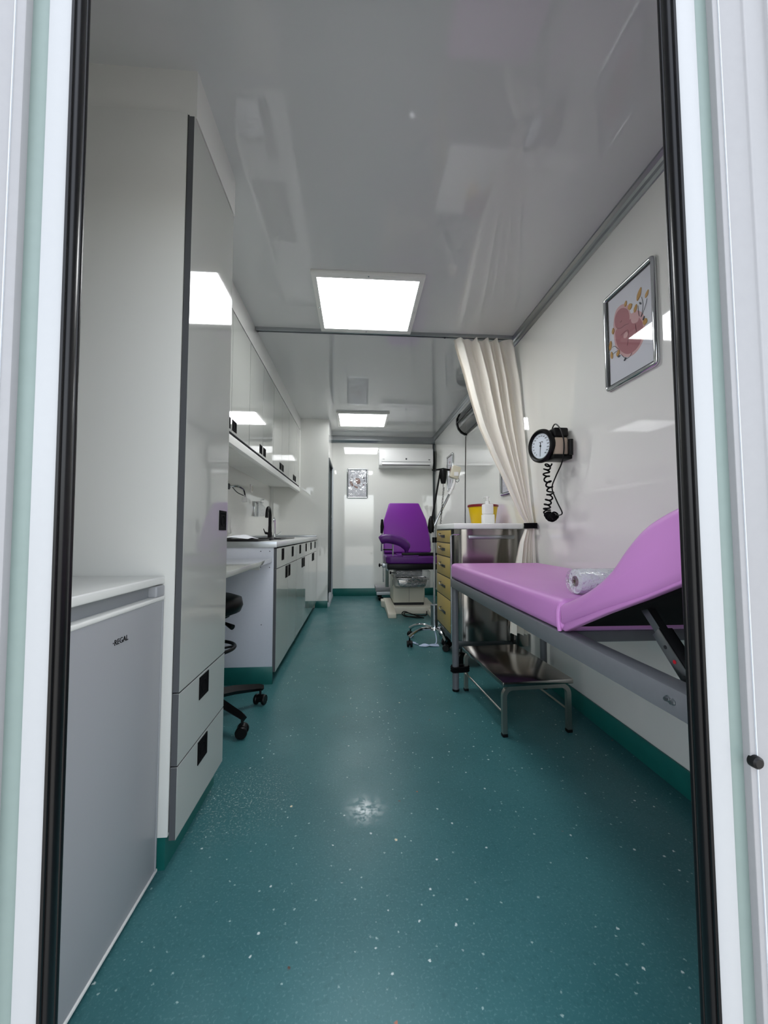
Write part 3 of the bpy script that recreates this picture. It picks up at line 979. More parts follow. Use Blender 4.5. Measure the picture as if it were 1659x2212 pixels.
ro = thing('paper_roll', 'couch paper roll in clear wrapping on the lavender mattress', 'paper roll', (0.86, 1.128, 0.746))
rot = Matrix.Rotation(R(90), 3, 'Y')
MB().lathe([(0.016, 0.0), (0.0365, 0.0), (0.0365, 0.42), (0.016, 0.42), (0.016, 0.0)], (0.650, 1.128, 0.7845), 28, rot).build('roll', 'paper', ro)
MB().lathe([(0.0158, -0.002), (0.0158, 0.1), (0.0148, 0.1), (0.0148, -0.002), (0.0158, -0.002)], (0.650, 1.128, 0.7845), 20, rot).build('core', 'card', ro)
MB().lathe([(0.004, -0.004), (0.022, -0.012), (0.034, -0.012), (0.0388, 0.002), (0.038, 0.1), (0.0388, 0.25), (0.038, 0.42), (0.028, 0.432), (0, 0.43)], (0.650, 1.128, 0.7845), 26, rot).build('wrapping', 'wrap', ro)

# ------------------------------------------------------------------ step stool
ss = thing('step_stool', 'low stainless step stool beneath the lavender couch', 'step stool', (0.816, 2.055, 0), R(3.5), local=True)
MB().box(-0.172, 0.172, -0.285, 0.285, 0.228, 0.250, 0.004).build('top', 'steel', ss)
for y in (-0.26, 0.26):
    pts = [(-0.158, y, 0.004)] + [(-0.158, y, 0.17)] + arc((-0.118, y, 0.177), 0.040, 180, 90, 6, 'xz')[0:] + arc((0.118, y, 0.177), 0.040, 90, 0, 6, 'xz') + [(0.158, y, 0.17), (0.158, y, 0.004)]
    lf = MB().tube(pts, 0.0105, 4, square=True).build('leg_frame', 'satin_steel', ss, 30)
    for x in (-0.158, 0.158):
        MB().box(x - 0.0125, x + 0.0125, y - 0.0125, y + 0.0125, 0, 0.014, 0.002).build('foot_cap', 'black', lf)
for x in (-0.158, 0.158):
    MB().tube([(x, -0.25, 0.10), (x, 0.25, 0.10)], 0.005, 8).build('stretcher', 'satin_steel', ss)
MB().box(-0.14, 0.14, -0.262, -0.250, 0.214, 0.2285).build('brace', 'steel', ss)

sb = MB()
for dz in (-0.011, 0, 0.011):
    sb.tube(smooth([(0.5535, 2.30, 0.128 + dz), (0.565, 2.275, 0.128 + dz), (0.60, 2.279, 0.128 + dz), (0.645, 2.286, 0.128 + dz), (0.6585, 2.302, 0.128 + dz), (0.645, 2.33, 0.128 + dz), (0.60, 2.332, 0.128 + dz), (0.565, 2.328, 0.128 + dz)]), 0.0055, 6, True)
tag(sb.build('strap', 'webbing'), 'black strap tying the couch leg to the step stool leg', 'strap')

# ------------------------------------------------------------------ medical cart
mc = thing('medical_cart', 'stainless medical cart with five tan drawers and a white top', 'cart', (0.9, 2.93, 0))
bp_ = [(0.676, 3.215), (0.676, 2.72)] + [(0.816 - 0.14 * math.cos(R(7.5 * k)), 2.71 - 0.06 * math.sin(R(7.5 * k))) for k in range(13)] + \
      [(1.09 + 0.05 * math.sin(R(15 * k)), 2.70 - 0.05 * math.cos(R(15 * k))) for k in range(7)] + [(1.14, 3.215)]
MB().prism(bp_, 'z', 0.185, 0.953, 0.0015, 1, cap_only=True).build('body', 'steel', mc, 25)
MB().box(0.664, 1.152, 2.642, 3.228, 0.9535, 0.993, 0.006, 3).build('top', 'white', mc)
MB().box(0.690, 1.13, 2.67, 3.205, 0.13, 0.185, 0.004).build('base', 'aludark', mc)
zs = [0.948, 0.852, 0.750, 0.600, 0.445, 0.212]
for k in range(5):
    w = MB().box(0.659, 0.675, 2.715, 3.205, zs[k + 1] + 0.004, zs[k] - 0.003, 0.002).build('drawer', 'wood', mc)
    zc = (zs[k] + zs[k + 1]) / 2
    MB().box(0.6555, 0.6592, 2.90, 3.02, zc - 0.011, zc + 0.011, 0.0015).build('label_holder', 'aludark', w)
    MB().tube(smooth([(0.6575, 3.035, zc + 0.022), (0.640, 3.03, zc + 0.020), (0.638, 2.99, zc + 0.005), (0.656, 2.97, zc + 0.004)], 4), 0.0035, 6).build('hook', 'aludark', w)
MB().box(0.6605, 0.6757, 2.713, 3.207, 0.208, 0.952).build('dark_gap_sheet', 'gap', mc)
lb = MB().tube([(0.645, 2.655, 0.185), (0.645, 2.655, 0.905)], 0.0065, 10).build('lock_bar', 'chrome', mc)
MB().tube(smooth([(0.645, 2.655, 0.905), (0.66, 2.645, 0.914), (0.70, 2.645, 0.917)], 4), 0.005, 8).build('bracket', 'chrome', lb)
MB().tube([(0.645, 2.655, 0.185), (0.66, 2.668, 0.183), (0.69, 2.68, 0.186)], 0.005, 8).build('bracket', 'chrome', lb)
sh = MB().box(0.764, 1.09, 2.635, 2.6505, 0.884, 0.910, 0.005).build('side_plate', 'alu', mc)
for x in (0.85, 1.02):
    MB().lathe([(0, 0.003), (0.005, 0.002), (0.006, 0)], (x, 2.638, 0.898), 10, Matrix.Rotation(R(90), 3, 'X')).build('screw', 'chrome', sh)
MB().box(1.062, 1.15, 2.575, 2.645, 0.165, 0.315, 0.006).build('side_bin', 'steel', mc)
MB().box(1.07, 1.142, 2.582, 2.64, 0.315, 0.335, 0.003).build('bin_lid', 'white', mc)
for x, y in ((0.73, 2.73), (1.09, 2.73), (0.73, 3.16), (1.09, 3.16)):
    castor(MB(), x, y, 0.131, 0.045, 0.014, 0.4).build('castor', 'black', mc)

# things on the cart
bk = thing('sharps_bucket', 'yellow sharps bucket with a dark red rim on the cart', 'bucket', (0.98, 2.98, 0.9935))
MB().lathe([(0, 0.0), (0.088, 0.0), (0.091, 0.003), (0.112, 0.13), (0.112, 0.135)], (0.98, 2.98, 0.9935), 30).build('tub', 'yellow', bk)
MB().lathe([(0.108, 0.133), (0.117, 0.133), (0.119, 0.139), (0.118, 0.149), (0.10, 0.154), (0.04, 0.156), (0.038, 0.150), (0, 0.150)], (0.98, 2.98, 0.9935), 30).build('lid', 'red', bk)
sn = thing('sanitizer_bottle', 'white square pump bottle in front of the yellow bucket', 'bottle', (0.955, 2.79, 0.9935))
MB().box(0.913, 0.997, 2.76, 2.82, 0.9935, 1.062, 0.008, 3).build('holder', 'white', sn)
MB().box(0.916, 0.990, 2.764, 2.816, 1.0625, 1.137, 0.008, 3).build('body', 'white', sn)
MB().lathe([(0.012, 1.136), (0.016, 1.138), (0.016, 1.158), (0.012, 1.160), (0.005, 1.162), (0.005, 1.182), (0.012, 1.183), (0.012, 1.192), (0, 1.193)], (0.953, 2.79, 0), 16).build('pump', 'white', sn)
MB().tube([(0.953, 2.79, 1.187), (0.933, 2.788, 1.187), (0.922, 2.787, 1.181)], 0.004, 8).build('nozzle', 'white', sn)

# ------------------------------------------------------------------ equipment stand on five castors
es = thing('equipment_stand', 'chrome stand on five castors with a black holder and white box', 'stand', (0.655, 3.31, 0))
cx, cy = 0.655, 3.31
MB().lathe([(0, 0.105), (0.045, 0.108), (0.04, 0.125), (0.03, 0.130), (0.03, 0.145), (0, 0.145)], (cx, cy, 0), 20).build('hub', 'chrome', es)
for k in range(5):
    a = R(205 + 72 * k + 2)
    ux, uy = math.cos(a), math.sin(a)
    lg = MB().tube(smooth([(cx + 0.03 * ux, cy + 0.03 * uy, 0.118), (cx + 0.12 * ux, cy + 0.12 * uy, 0.128), (cx + 0.20 * ux, cy + 0.20 * uy, 0.110), (cx + 0.262 * ux, cy + 0.262 * uy, 0.078)], 5), 0.014, 8).build('leg', 'chrome', es)
    castor(MB(), cx + 0.255 * ux, cy + 0.255 * uy, 0.078, 0.026, 0.014, a + 1.1).build('castor', 'black', lg)
MB().lathe([(0.031, 0.145), (0.031, 0.316), (0.026, 0.318), (0, 0.318)], (cx, cy, 0), 20).build('column', 'alu', es)
MB().tube([(cx, cy, 0.316), (cx + 0.006, cy, 0.995)], 0.009, 12).build('pole', 'chrome', es)
MB().lathe([(0.02, 0.842), (0.02, 0.888), (0, 0.888)], (cx + 0.006, cy, 0), 12).build('clamp', 'black', es)
MB().tube([(0.630, cy, 0.985), (0.716, cy, 1.46)], 0.008, 10).build('black_rod', 'black', es)
MB().lathe([(0.02, -0.06), (0.03, -0.02), (0.022, 0.05), (0.008, 0.08), (0, 0.08)], (0.632, cy, 0.99), 14).build('joint', 'black', es)
MB().tube([(0.661, cy, 0.99), (0.795, cy, 1.262)], 0.011, 12).build('arm', 'chrome', es)
MB().tube(smooth([(0.793, cy, 1.258), (0.826, cy, 1.325), (0.842, cy, 1.38), (0.845, cy, 1.42)], 5), 0.012, 10).build('flex_neck', 'white', es)
hb = MB()
hb.box(-0.038, 0.038, -0.025, 0.025, -0.055, 0.055, 0.008, 3)
hb.xform(Matrix.Translation((0.846, cy - 0.005, 1.45)) @ Matrix.Rotation(R(18), 4, 'Y'))
bx_ = hb.build('box_head', 'cream', es)
MB().box(0.828, 0.868, cy - 0.037, cy - 0.03, 1.415, 1.45, 0.003).build('switch_plate', 'white', bx_)
MB().tube([(0.862 + 0.016 * math.cos(2 * math.pi * k / 16), cy - 0.01, 1.385 + 0.02 * math.sin(2 * math.pi * k / 16)) for k in range(16)], 0.0025, 6, True).build('ring_pull', 'aludark', bx_)
hd = MB()
hd.lathe([(0, 1.352), (0.018, 1.352), (0.022, 1.36), (0.030, 1.40), (0.034, 1.46), (0.03, 1.475), (0, 1.476)], (0.742, cy, 0), 14)
hdo = hd.build('holder', 'black', es)
MB().tube([(0.682, cy, 1.472), (0.742, cy, 1.478), (0.80, cy, 1.472)], [0.007, 0.011, 0.008], 8).build('cross_bar', 'black', hdo)
MB().tube([(0.664 + 0.02 * math.cos(t), cy, 1.470 + 0.009 * math.sin(t)) for t in [2 * math.pi * k / 16 for k in range(16)]], 0.003, 6, True).build('loop', 'black', hdo)
coil = [(0.741, cy, 1.352), (0.7405, cy, 1.32)]
for k in range(240):
    t = k / 239
    a = k * 0.62
    coil.append((0.7405 - 0.031 * t + 0.007 * math.cos(a), cy - 0.02 + 0.007 * math.sin(a), 1.315 - 0.315 * t))
MB().tube(coil, 0.0021, 5).build('coiled_cord', 'black', es)

# pale cord bundle on the floor under the stand
cd = MB()
for k in range(5):
    o = 0.008 * (k - 2)
    cd.tube(smooth([(0.505 + 0.01 * k, 3.22 + o * 1.4, 0.006), (0.56, 3.19 + o, 0.008 + 0.002 * k), (0.61, 3.20 - o * 1.1, 0.009), (0.668, 3.205 - o * 1.5, 0.006)], 6), 0.0045, 6)
cd.tube(smooth([(0.505, 3.24, 0.006), (0.47, 3.29, 0.006), (0.455, 3.34, 0.010), (0.44, 3.35, 0.006), (0.46, 3.31, 0.006), (0.49, 3.27, 0.012)], 6), 0.0045, 6)
cd.tube(smooth([(0.63, 3.20, 0.010), (0.655, 3.235, 0.02), (0.66, 3.26, 0.055), (0.655, 3.29, 0.10)], 6), 0.0045, 6)
tag(cd.build('cord_bundle', 'bluecord'), 'pale blue-white cord bundled on the floor under the stand', 'cord')

# ------------------------------------------------------------------ gynaecological chair
gc = thing('gynaecology_chair', 'purple gynaecology chair on a beige pedestal at the far end', 'chair', (0.61, 4.75, 0))
bs = MB()
bs.prism([(0.42, 4.44), (0.83, 4.44), (0.90, 4.52), (0.90, 5.02), (0.30, 5.02), (0.30, 4.88), (0.42, 4.70)], 'z', 0.0, 0.085, 0.012, 3)
bs.build('base', 'beige', gc)
for x0, x1 in ((0.335, 0.425), (0.80, 0.89)):
    MB().prism([(4.245, 0.0), (4.245, 0.045), (4.27, 0.052), (4.95, 0.100), (5.03, 0.09), (5.03, 0.0)], 'x', x0, x1, 0.006).build('foot', 'beige', gc)
ped = [(0.435, 4.545), (0.775, 4.545), (0.79, 4.56), (0.79, 5.0), (0.42, 5.0), (0.42, 4.56)]
pd = MB().prism(ped, 'z', 0.115, 0.40, 0.004).build('pedestal', 'beige', gc)
MB().prism([(0.442, 4.552), (0.77, 4.552), (0.78, 4.56), (0.78, 4.99), (0.43, 4.99), (0.43, 4.56)], 'z', 0.085, 0.115).build('pedestal_skirt', 'gap', gc)
MB().box(0.602, 0.605, 4.5435, 4.5455, 0.12, 0.395).build('panel_joint', 'edge', pd)
MB().box(0.4182, 0.4205, 4.60, 4.66, 0.30, 0.37).build('switch', 'edge', pd)
MB().box(0.46, 0.77, 4.60, 4.96, 0.40, 0.52, 0.004).build('lift_column', 'greyp', gc)
MB().box(0.338, 0.885, 4.30, 5.0, 0.517, 0.580, 0.006).build('seat_board', 'black', gc)
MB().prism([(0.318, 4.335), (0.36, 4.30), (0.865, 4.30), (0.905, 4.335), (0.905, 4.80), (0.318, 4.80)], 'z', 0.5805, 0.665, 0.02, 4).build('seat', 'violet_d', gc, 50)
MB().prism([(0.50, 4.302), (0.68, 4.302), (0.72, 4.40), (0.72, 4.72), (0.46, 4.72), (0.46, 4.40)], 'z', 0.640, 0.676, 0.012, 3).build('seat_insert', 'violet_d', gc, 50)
# back cushion, leaning: outline in its own plane, then tilted
bo = [(-0.285, 0.0), (-0.29, 0.06), (-0.278, 0.43), (-0.205, 0.665), (0.18, 0.665), (0.262, 0.44), (0.285, 0.30), (0.30, 0.03), (0.285, 0.0)]
bkm = Matrix.Translation((0.612, 4.80, 0.668)) @ Matrix.Rotation(R(-19), 4, 'X')
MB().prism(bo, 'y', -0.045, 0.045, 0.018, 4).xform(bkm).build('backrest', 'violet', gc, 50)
MB().prism([(-0.25, 0.03), (-0.24, 0.42), (-0.18, 0.62), (0.16, 0.62), (0.23, 0.42), (0.26, 0.03)], 'y', 0.0455, 0.06).xform(bkm).build('back_board', 'black', gc)
# left leg rest
MB().tube(smooth([(0.255, 4.36, 0.838), (0.300, 4.355, 0.858), (0.36, 4.35, 0.858), (0.43, 4.35, 0.843), (0.50, 4.35, 0.818), (0.545, 4.355, 0.775), (0.553, 4.36, 0.70)], 4),
          [0.043, 0.048, 0.052, 0.053, 0.053] + [0.052] * 16 + [0.045, 0.03, 0.022, 0.018], 12).build('leg_rest', 'violet_d', gc, 70)
MB().tube([(0.399, 4.36, 0.80), (0.399, 4.36, 0.668)], 0.009, 8).build('leg_rest_post', 'chrome', gc)
MB().tube([(0.399, 4.36, 0.735), (0.295, 4.42, 0.735)], 0.008, 8).build('leg_rest_arm', 'black', gc)
MB().box(0.50, 0.90, 4.33, 4.40, 0.669, 0.703, 0.008).build('arm_bar', 'black', gc)
MB().tube([(0.30, 4.50, 0.36), (0.30, 4.50, 0.73)], 0.0085, 10).build('support_rod', 'chrome', gc)
MB().box(0.285, 0.34, 4.48, 4.52, 0.525, 0.575, 0.006).build('rod_clamp', 'alu', gc)
MB().lathe([(0.006, 0), (0.006, 0.02), (0.020, 0.024), (0.022, 0.036), (0.012, 0.042), (0, 0.042)], (0.288, 4.50, 0.552), 10, Matrix.Rotation(R(-90), 3, 'Y')).build('clamp_knob', 'black', gc)
MB().prism([(0.33, 0.575), (0.372, 0.575), (0.372, 0.50), (0.352, 0.48), (0.33, 0.50)], 'y', 4.46, 4.50, 0.004).build('side_bracket', 'alu', gc)
MB().lathe([(0.006, 0), (0.006, 0.03), (0.016, 0.034), (0.016, 0.05), (0, 0.052)], (0.42, 4.45, 0.47), 10, Matrix.Rotation(R(-90), 3, 'Y')).build('side_knob', 'black', gc)
MB().tube([(0.42, 4.45, 0.47), (0.47, 4.5, 0.46)], 0.006, 8).build('knob_stem', 'chrome', gc)
for s, x in ((-1, 0.298), (1, 0.905)):
    MB().tube([(x, 4.80, 0.70), (x, 4.78, 0.80), (x - 0.008 * s, 4.77, 0.95)], 0.010, 10).build('arm_tube', 'chrome', gc)
    MB().tube([(x, 4.775, 0.92), (x - 0.006 * s, 4.765, 1.0), (x - 0.004 * s, 4.76, 1.09)], [0.016, 0.024, 0.012], 10).build('arm_pad', 'black', gc)
# basin in its clear bag under the seat front
MB().ring('z', (0.43, 0.80, 4.31, 4.53), (0.45, 0.78, 4.33, 4.51), 0.405, 0.420, 0.003).build('basin_rim', 'steel', gc)
MB().prism([(0.445, 0.408), (0.785, 0.408), (0.765, 0.335), (0.745, 0.322), (0.485, 0.322), (0.465, 0.335)], 'y', 4.325, 4.515, 0.012, 3).build('basin', 'steel', gc, 50)
MB().box(0.60, 0.67, 4.315, 4.326, 0.325, 0.368, 0.002).build('basin_label', 'edge', gc)
MB().box(0.415, 0.815, 4.295, 4.535, 0.310, 0.512, 0.03, 4).build('plastic_bag', 'plastic', gc, 50)

cb2 = MB().tube(smooth([(0.785, 4.40, 0.04), (0.77, 4.36, 0.008), (0.70, 4.34, 0.008), (0.60, 4.31, 0.03), (0.53, 4.33, 0.055), (0.50, 4.36, 0.03), (0.53, 4.31, 0.008), (0.62, 4.28, 0.008), (0.70, 4.25, 0.008), (0.64, 4.24, 0.006),
                        (0.54, 4.30, 0.012), (0.52, 4.35, 0.03), (0.56, 4.34, 0.04), (0.66, 4.30, 0.012), (0.72, 4.22, 0.006)], 7), 0.0055, 7)
tag(cb2.build('power_cable', 'black'), 'looped black power cable lying before the chair pedestal', 'cable')

# low trolley behind the chair
tr = thing('low_trolley', 'low grey trolley on a castor behind the purple chair', 'trolley', (0.36, 5.42, 0))
MB().box(0.25, 0.52, 5.30, 5.62, 0.135, 0.185, 0.004).build('shelf', 'lightp', tr)
MB().box(0.262, 0.55, 5.285, 5.35, 0.085, 0.128, 0.004).build('frame_bar', 'whitep', tr)
MB().box(0.262, 0.55, 5.58, 5.64, 0.085, 0.134, 0.004).build('frame_bar', 'whitep', tr)
MB().box(0.385, 0.43, 5.32, 5.36, 0.185, 0.75, 0.004).build('post', 'greenp', tr)
for x, y in ((0.32, 5.317), (0.32, 5.61), (0.50, 5.317), (0.50, 5.61)):
    castor(MB(), x, y, 0.086, 0.03, 0.012, 0.3).build('castor', 'black', tr)

# ------------------------------------------------------------------ air conditioner
ac = thing('air_conditioner', 'white split air conditioner high on the far wall', 'air conditioner', (0.7, 5.78, 1.885))
acp = [(5.779, 1.885), (5.63, 1.885), (5.585, 1.905), (5.565, 1.945), (5.560, 2.02), (5.565, 2.13), (5.585, 2.160), (5.61, 2.166), (5.779, 2.166)]
MB().prism(acp, 'x', 0.312, 1.100, 0.006, 3).build('casing', 'white', ac)
MB().box(0.355, 1.055, 5.567, 5.6, 1.9125, 1.950, 0.003).build('air_flap', 'white', ac)
MB().box(0.355, 1.055, 5.569, 5.585, 1.9035, 1.9120).build('flap_slot', 'gap', ac)
MB().box(0.345, 1.065, 5.5605, 5.57, 1.9515, 1.9555).build('flap_slot', 'edge', ac)
MB().box(0.362, 0.388, 5.5600, 5.563, 1.985, 1.990).build('badge', 'edge', ac)
MB().lathe([(0, 0.002), (0.012, 0.002), (0.013, 0)], (0.705, 5.561, 1.994), 16, Matrix.Rotation(R(90), 3, 'X')).build('emblem', 'edge', ac)
MB().box(1.03, 1.055, 5.5600, 5.563, 1.98, 1.992).build('display', 'edge', ac)

# ------------------------------------------------------------------ framed pictures
def rrect(u0, u1, v0, v1, r, n=4):
    pts = []
    for cx_, cy_, a0 in ((u1 - r, v1 - r, 0), (u0 + r, v1 - r, 90), (u0 + r, v0 + r, 180), (u1 - r, v0 + r, 270)):
        for k in range(n + 1):
            a = R(a0 + 90 * k / n)
            pts.append((cx_ + r * math.cos(a), cy_ + r * math.sin(a)))
    return pts


def blob(pts, k=5):
    P = [Vector((p[0], p[1], 0)) for p in pts]
    out = []
    n = len(P)
    for i in range(n):
        a, b, c, d = P[i - 1], P[i], P[(i + 1) % n], P[(i + 2) % n]
        for j in range(k):
            t = j / k
            q = 0.5 * ((2 * b) + (c - a) * t + (2 * a - 5 * b + 4 * c - d) * t * t + (3 * b - a - 3 * c + d) * t ** 3)
            out.append((q.x, q.y))
    return out


def picture(label, mtx, w, h, art, glaze='glazing'):
    """snap frame of w x h; local u right, v up, w towards the room; mtx to world"""
    loc = mtx.translation.copy()
    t = thing('picture_frame', label, 'picture', loc, group='chrome snap frames with prints')
    fb = 0.022

    def add(name, mb, m, par=t, ang=38):
        mb.xform(mtx)
        return mb.build(name, m, par, ang)
    # tubular frame with a half-round section
    path = [(p[0], p[1], 0.008) for p in rrect(-w / 2 + 0.010, w / 2 - 0.010, -h / 2 + 0.010, h / 2 - 0.010, 0.012)]
    add('frame', MB().tube(path, 0.0105, 10, True), 'chrome', ang=60)
    add('inner_lip', MB().ring('z', (-w / 2 + 0.018, w / 2 - 0.018, -h / 2 + 0.018, h / 2 - 0.018), (-w / 2 + fb + 0.002, w / 2 - fb - 0.002, -h / 2 + fb + 0.002, h / 2 - fb - 0.002), 0.002, 0.010), 'gap')
    pr = add('print', MB().box(-w / 2 + 0.015, w / 2 - 0.015, -h / 2 + 0.015, h / 2 - 0.015, 0.001, 0.005), 'print_')
    z = 0.0053
    for name, kind, pts, m in art:
        mb = MB()
        if kind == 'blob':
            mb.prism(blob(pts), 'z', 0.005, z)
        else:
            mb.tube([(p.x, p.y, z) for p in smooth([(q[0], q[1], 0) for q in pts], 4)], kind, 4)
        add(name, mb, m, pr)
        z += 0.00012
    add('pane', MB().box(-w / 2 + 0.018, w / 2 - 0.018, -h / 2 + 0.018, h / 2 - 0.018, 0.0085, 0.0095), glaze)
    return t


def leaf(x, y, l, wd, a):
    c, s = math.cos(R(a)), math.sin(R(a))
    pts = [(-l / 2, 0), (-l / 6, wd / 2), (l / 5, wd / 2.4), (l / 2, 0), (l / 5, -wd / 2.4), (-l / 6, -wd / 2)]
    return [(x + c * p - s * q, y + s * p + c * q) for p, q in pts]


# right-hand wall: u = -Y, v = Z, w = -X
def rw(y, z):
    return Matrix(((0, 0, -1, XR), (-1, 0, 0, y), (0, 1, 0, z), (0, 0, 0, 1)))


YC, ZP = 1.5475, 1.800


def pw(l):
    return [(YC - y, z - ZP) for y, z in l]


art1 = [('halo', 'blob', pw([(1.645, 1.89), (1.625, 1.93), (1.585, 1.932), (1.55, 1.905), (1.535, 1.862), (1.50, 1.855), (1.467, 1.822), (1.458, 1.78), (1.465, 1.722), (1.50, 1.687), (1.545, 1.680), (1.59, 1.70), (1.632, 1.752), (1.648, 1.82)]), 'pink2'),
        ('torso', 'blob', pw([(1.627, 1.842), (1.637, 1.811), (1.622, 1.757), (1.584, 1.711), (1.543, 1.692), (1.499, 1.700), (1.474, 1.732), (1.470, 1.781), (1.489, 1.817), (1.516, 1.836), (1.56, 1.84)]), 'pink'),
        ('highlight', 'blob', pw([(1.535, 1.838), (1.512, 1.842), (1.49, 1.82), (1.50, 1.805), (1.528, 1.815)]), 'pink2'),
        ('head', 'blob', pw([(1.592, 1.918), (1.623, 1.915), (1.638, 1.889), (1.631, 1.851), (1.60, 1.832), (1.556, 1.820), (1.544, 1.851), (1.556, 1.892)]), 'pink'),
        ('hand', 'blob', pw([(1.583, 1.792), (1.566, 1.798), (1.558, 1.785), (1.567, 1.772), (1.582, 1.778)]), 'pink2'),
        ('arm_line', 0.0009, pw([(1.60, 1.80), (1.575, 1.803), (1.556, 1.80), (1.553, 1.77), (1.562, 1.735)]), 'pinkl'),
        ('chin_line', 0.0009, pw([(1.628, 1.848), (1.60, 1.832), (1.575, 1.832), (1.552, 1.826)]), 'pinkl'),
        ('leg_line', 0.0009, pw([(1.51, 1.80), (1.505, 1.762), (1.497, 1.745), (1.487, 1.76)]), 'pinkl'),
        ('eye_line', 0.0009, pw([(1.603, 1.862), (1.597, 1.858), (1.591, 1.863)]), 'pinkl')]
for k, pts in enumerate(([(1.47, 1.894), (1.464, 1.862), (1.469, 1.831), (1.478, 1.813)], [(1.44, 1.869), (1.455, 1.838), (1.475, 1.813)], [(1.491, 1.87), (1.49, 1.84), (1.486, 1.822)],
                         [(1.66, 1.772), (1.644, 1.772), (1.616, 1.744)], [(1.655, 1.74), (1.64, 1.742), (1.622, 1.742)], [(1.601, 1.713), (1.575, 1.684), (1.55, 1.680), (1.535, 1.69)])):
    art1.append(('stem', 0.0010, pw(pts), 'ink'))
for y, z, l, wd, a in ((1.483, 1.914, 0.05, 0.02, 62), (1.441, 1.889, 0.03, 0.014, 55), (1.538, 1.894, 0.026, 0.026, 10), (1.564, 1.922, 0.024, 0.014, 70), (1.506, 1.867, 0.032, 0.016, 65), (1.455, 1.782, 0.026, 0.022, 75),
                       (1.650, 1.845, 0.028, 0.014, 85), (1.671, 1.787, 0.042, 0.016, 80), (1.664, 1.739, 0.034, 0.014, 95), (1.621, 1.729, 0.028, 0.018, 60)):
    art1.append(('leaf', 'blob', [(YC - y + p - 0, z - ZP + q) for p, q in leaf(0, 0, l, wd, a)], 'ochre'))
for y, z, a in ((1.478, 1.872, 120), (1.462, 1.80, 60), (1.615, 1.712, 10), (1.578, 1.682, 40)):
    art1.append(('leaf', 'blob', [(YC - y + p, z - ZP + q) for p, q in leaf(0, 0, 0.016, 0.006, a)], 'ink'))
picture('framed print of a curled pink baby and ochre leaves near the doorway', rw(YC, ZP), 0.315, 0.445, art1)

art2 = [('motif', 'blob', [(-0.03, 0.06), (0.02, 0.075), (0.05, 0.03), (0.035, -0.04), (-0.02, -0.06), (-0.05, 0.0)], 'brownp'), ('motif', 'blob', leaf(0.0, -0.11, 0.07, 0.03, 60), 'ink'),
        ('motif', 'blob', leaf(-0.02, 0.13, 0.05, 0.03, 20), 'pink')]
picture('narrow-looking framed print behind the white box, near the far corner', rw(4.775, 1.68), 0.32, 0.45, art2)
art3 = [('motif', 'blob', [(-0.04, 0.05), (0.03, 0.07), (0.06, 0.0), (0.0, -0.08), (-0.06, -0.02)], 'pink2')]
picture('framed print mostly hidden behind the curtain above the cart', rw(2.905, 1.44), 0.315, 0.44, art3)
# far wall: u = X, v = Z, w = -Y
bw = Matrix(((1, 0, 0, -0.002), (0, 0, -1, YB), (0, 1, 0, 1.659), (0, 0, 0, 1)))
art4 = [('rose_patch', 'blob', [(-0.03, 0.07), (0.03, 0.07), (0.045, 0.01), (0.02, -0.01), (-0.01, 0.0)], 'brownp'), ('rose_patch', 'blob', [(-0.115, 0.02), (-0.085, 0.025), (-0.06, -0.03), (-0.085, -0.04)], 'brownp'),
        ('rose_patch', 'blob', [(-0.05, -0.035), (0.0, -0.05), (0.005, -0.075), (-0.03, -0.065)], 'brownp'), ('rose_patch', 'blob', leaf(0.095, 0.08, 0.025, 0.022, 10), 'ink'), ('rose_patch', 'blob', leaf(0.105, 0.04, 0.02, 0.016, 70), 'ink'),
        ('rose_patch', 'blob', leaf(0.09, -0.02, 0.03, 0.018, 60), 'pinkl'), ('rose_patch', 'blob', leaf(0.04, -0.06, 0.03, 0.018, -60), 'ink'), ('rose_patch', 'blob', leaf(-0.08, 0.09, 0.02, 0.012, 80), 'ink'), ('rose_patch', 'blob', leaf(-0.10, 0.06, 0.018, 0.01, 60), 'ink')]
picture('framed print under wrinkled clear plastic on the far wall', bw, 0.317, 0.443, art4, 'crinkle')

# ------------------------------------------------------------------ half-round wall lamp with its cable
wl = thing('wall_lamp', 'dark half-round wall lamp tucked under the ceiling behind the curtain', 'wall lamp', (1.11, 3.75, 1.97))
half = [(XR, 1.965), (1.14, 1.968), (1.10, 1.99), (1.068, 2.03), (1.05, 2.085), (1.052, 2.14), (1.075, 2.19), (1.11, 2.215), (XR, 2.22)]
inn = [(XR - 0.002, 1.975), (1.14, 1.978), (1.106, 1.998), (1.076, 2.034), (1.06, 2.085), (1.062, 2.136), (1.08, 2.18), (1.114, 2.204), (XR - 0.002, 2.21)]
MB().prism(half, 'y', 4.03, 4.06, 0.003).build('end_cap', 'black', wl)
MB().prism(half, 'y', 3.42, 3.45, 0.003).build('end_cap', 'black', wl)
MB().prism(inn, 'y', 3.45, 4.03).build('cover', 'smoke', wl, 60)
MB().box(XR - 0.012, XR - 0.001, 3.45, 4.03, 1.99, 2.20).build('reflector', 'alu', wl)
MB().tube([(1.115, 3.46, 2.09), (1.115, 4.02, 2.09)], 0.013, 10).build('lamp_tube', 'white', wl)
MB().box(1.052, 1.062, 3.45, 4.03, 2.09, 2.10, 0.002).build('cover_strip', 'black', wl)
MB().tube([(XR - 0.0035, 4.075, 1.965), (XR - 0.0035, 4.12, 1.4), (XR - 0.0035, 4.15, 0.60)], 0.0035, 6).build('cable', 'black', wl)

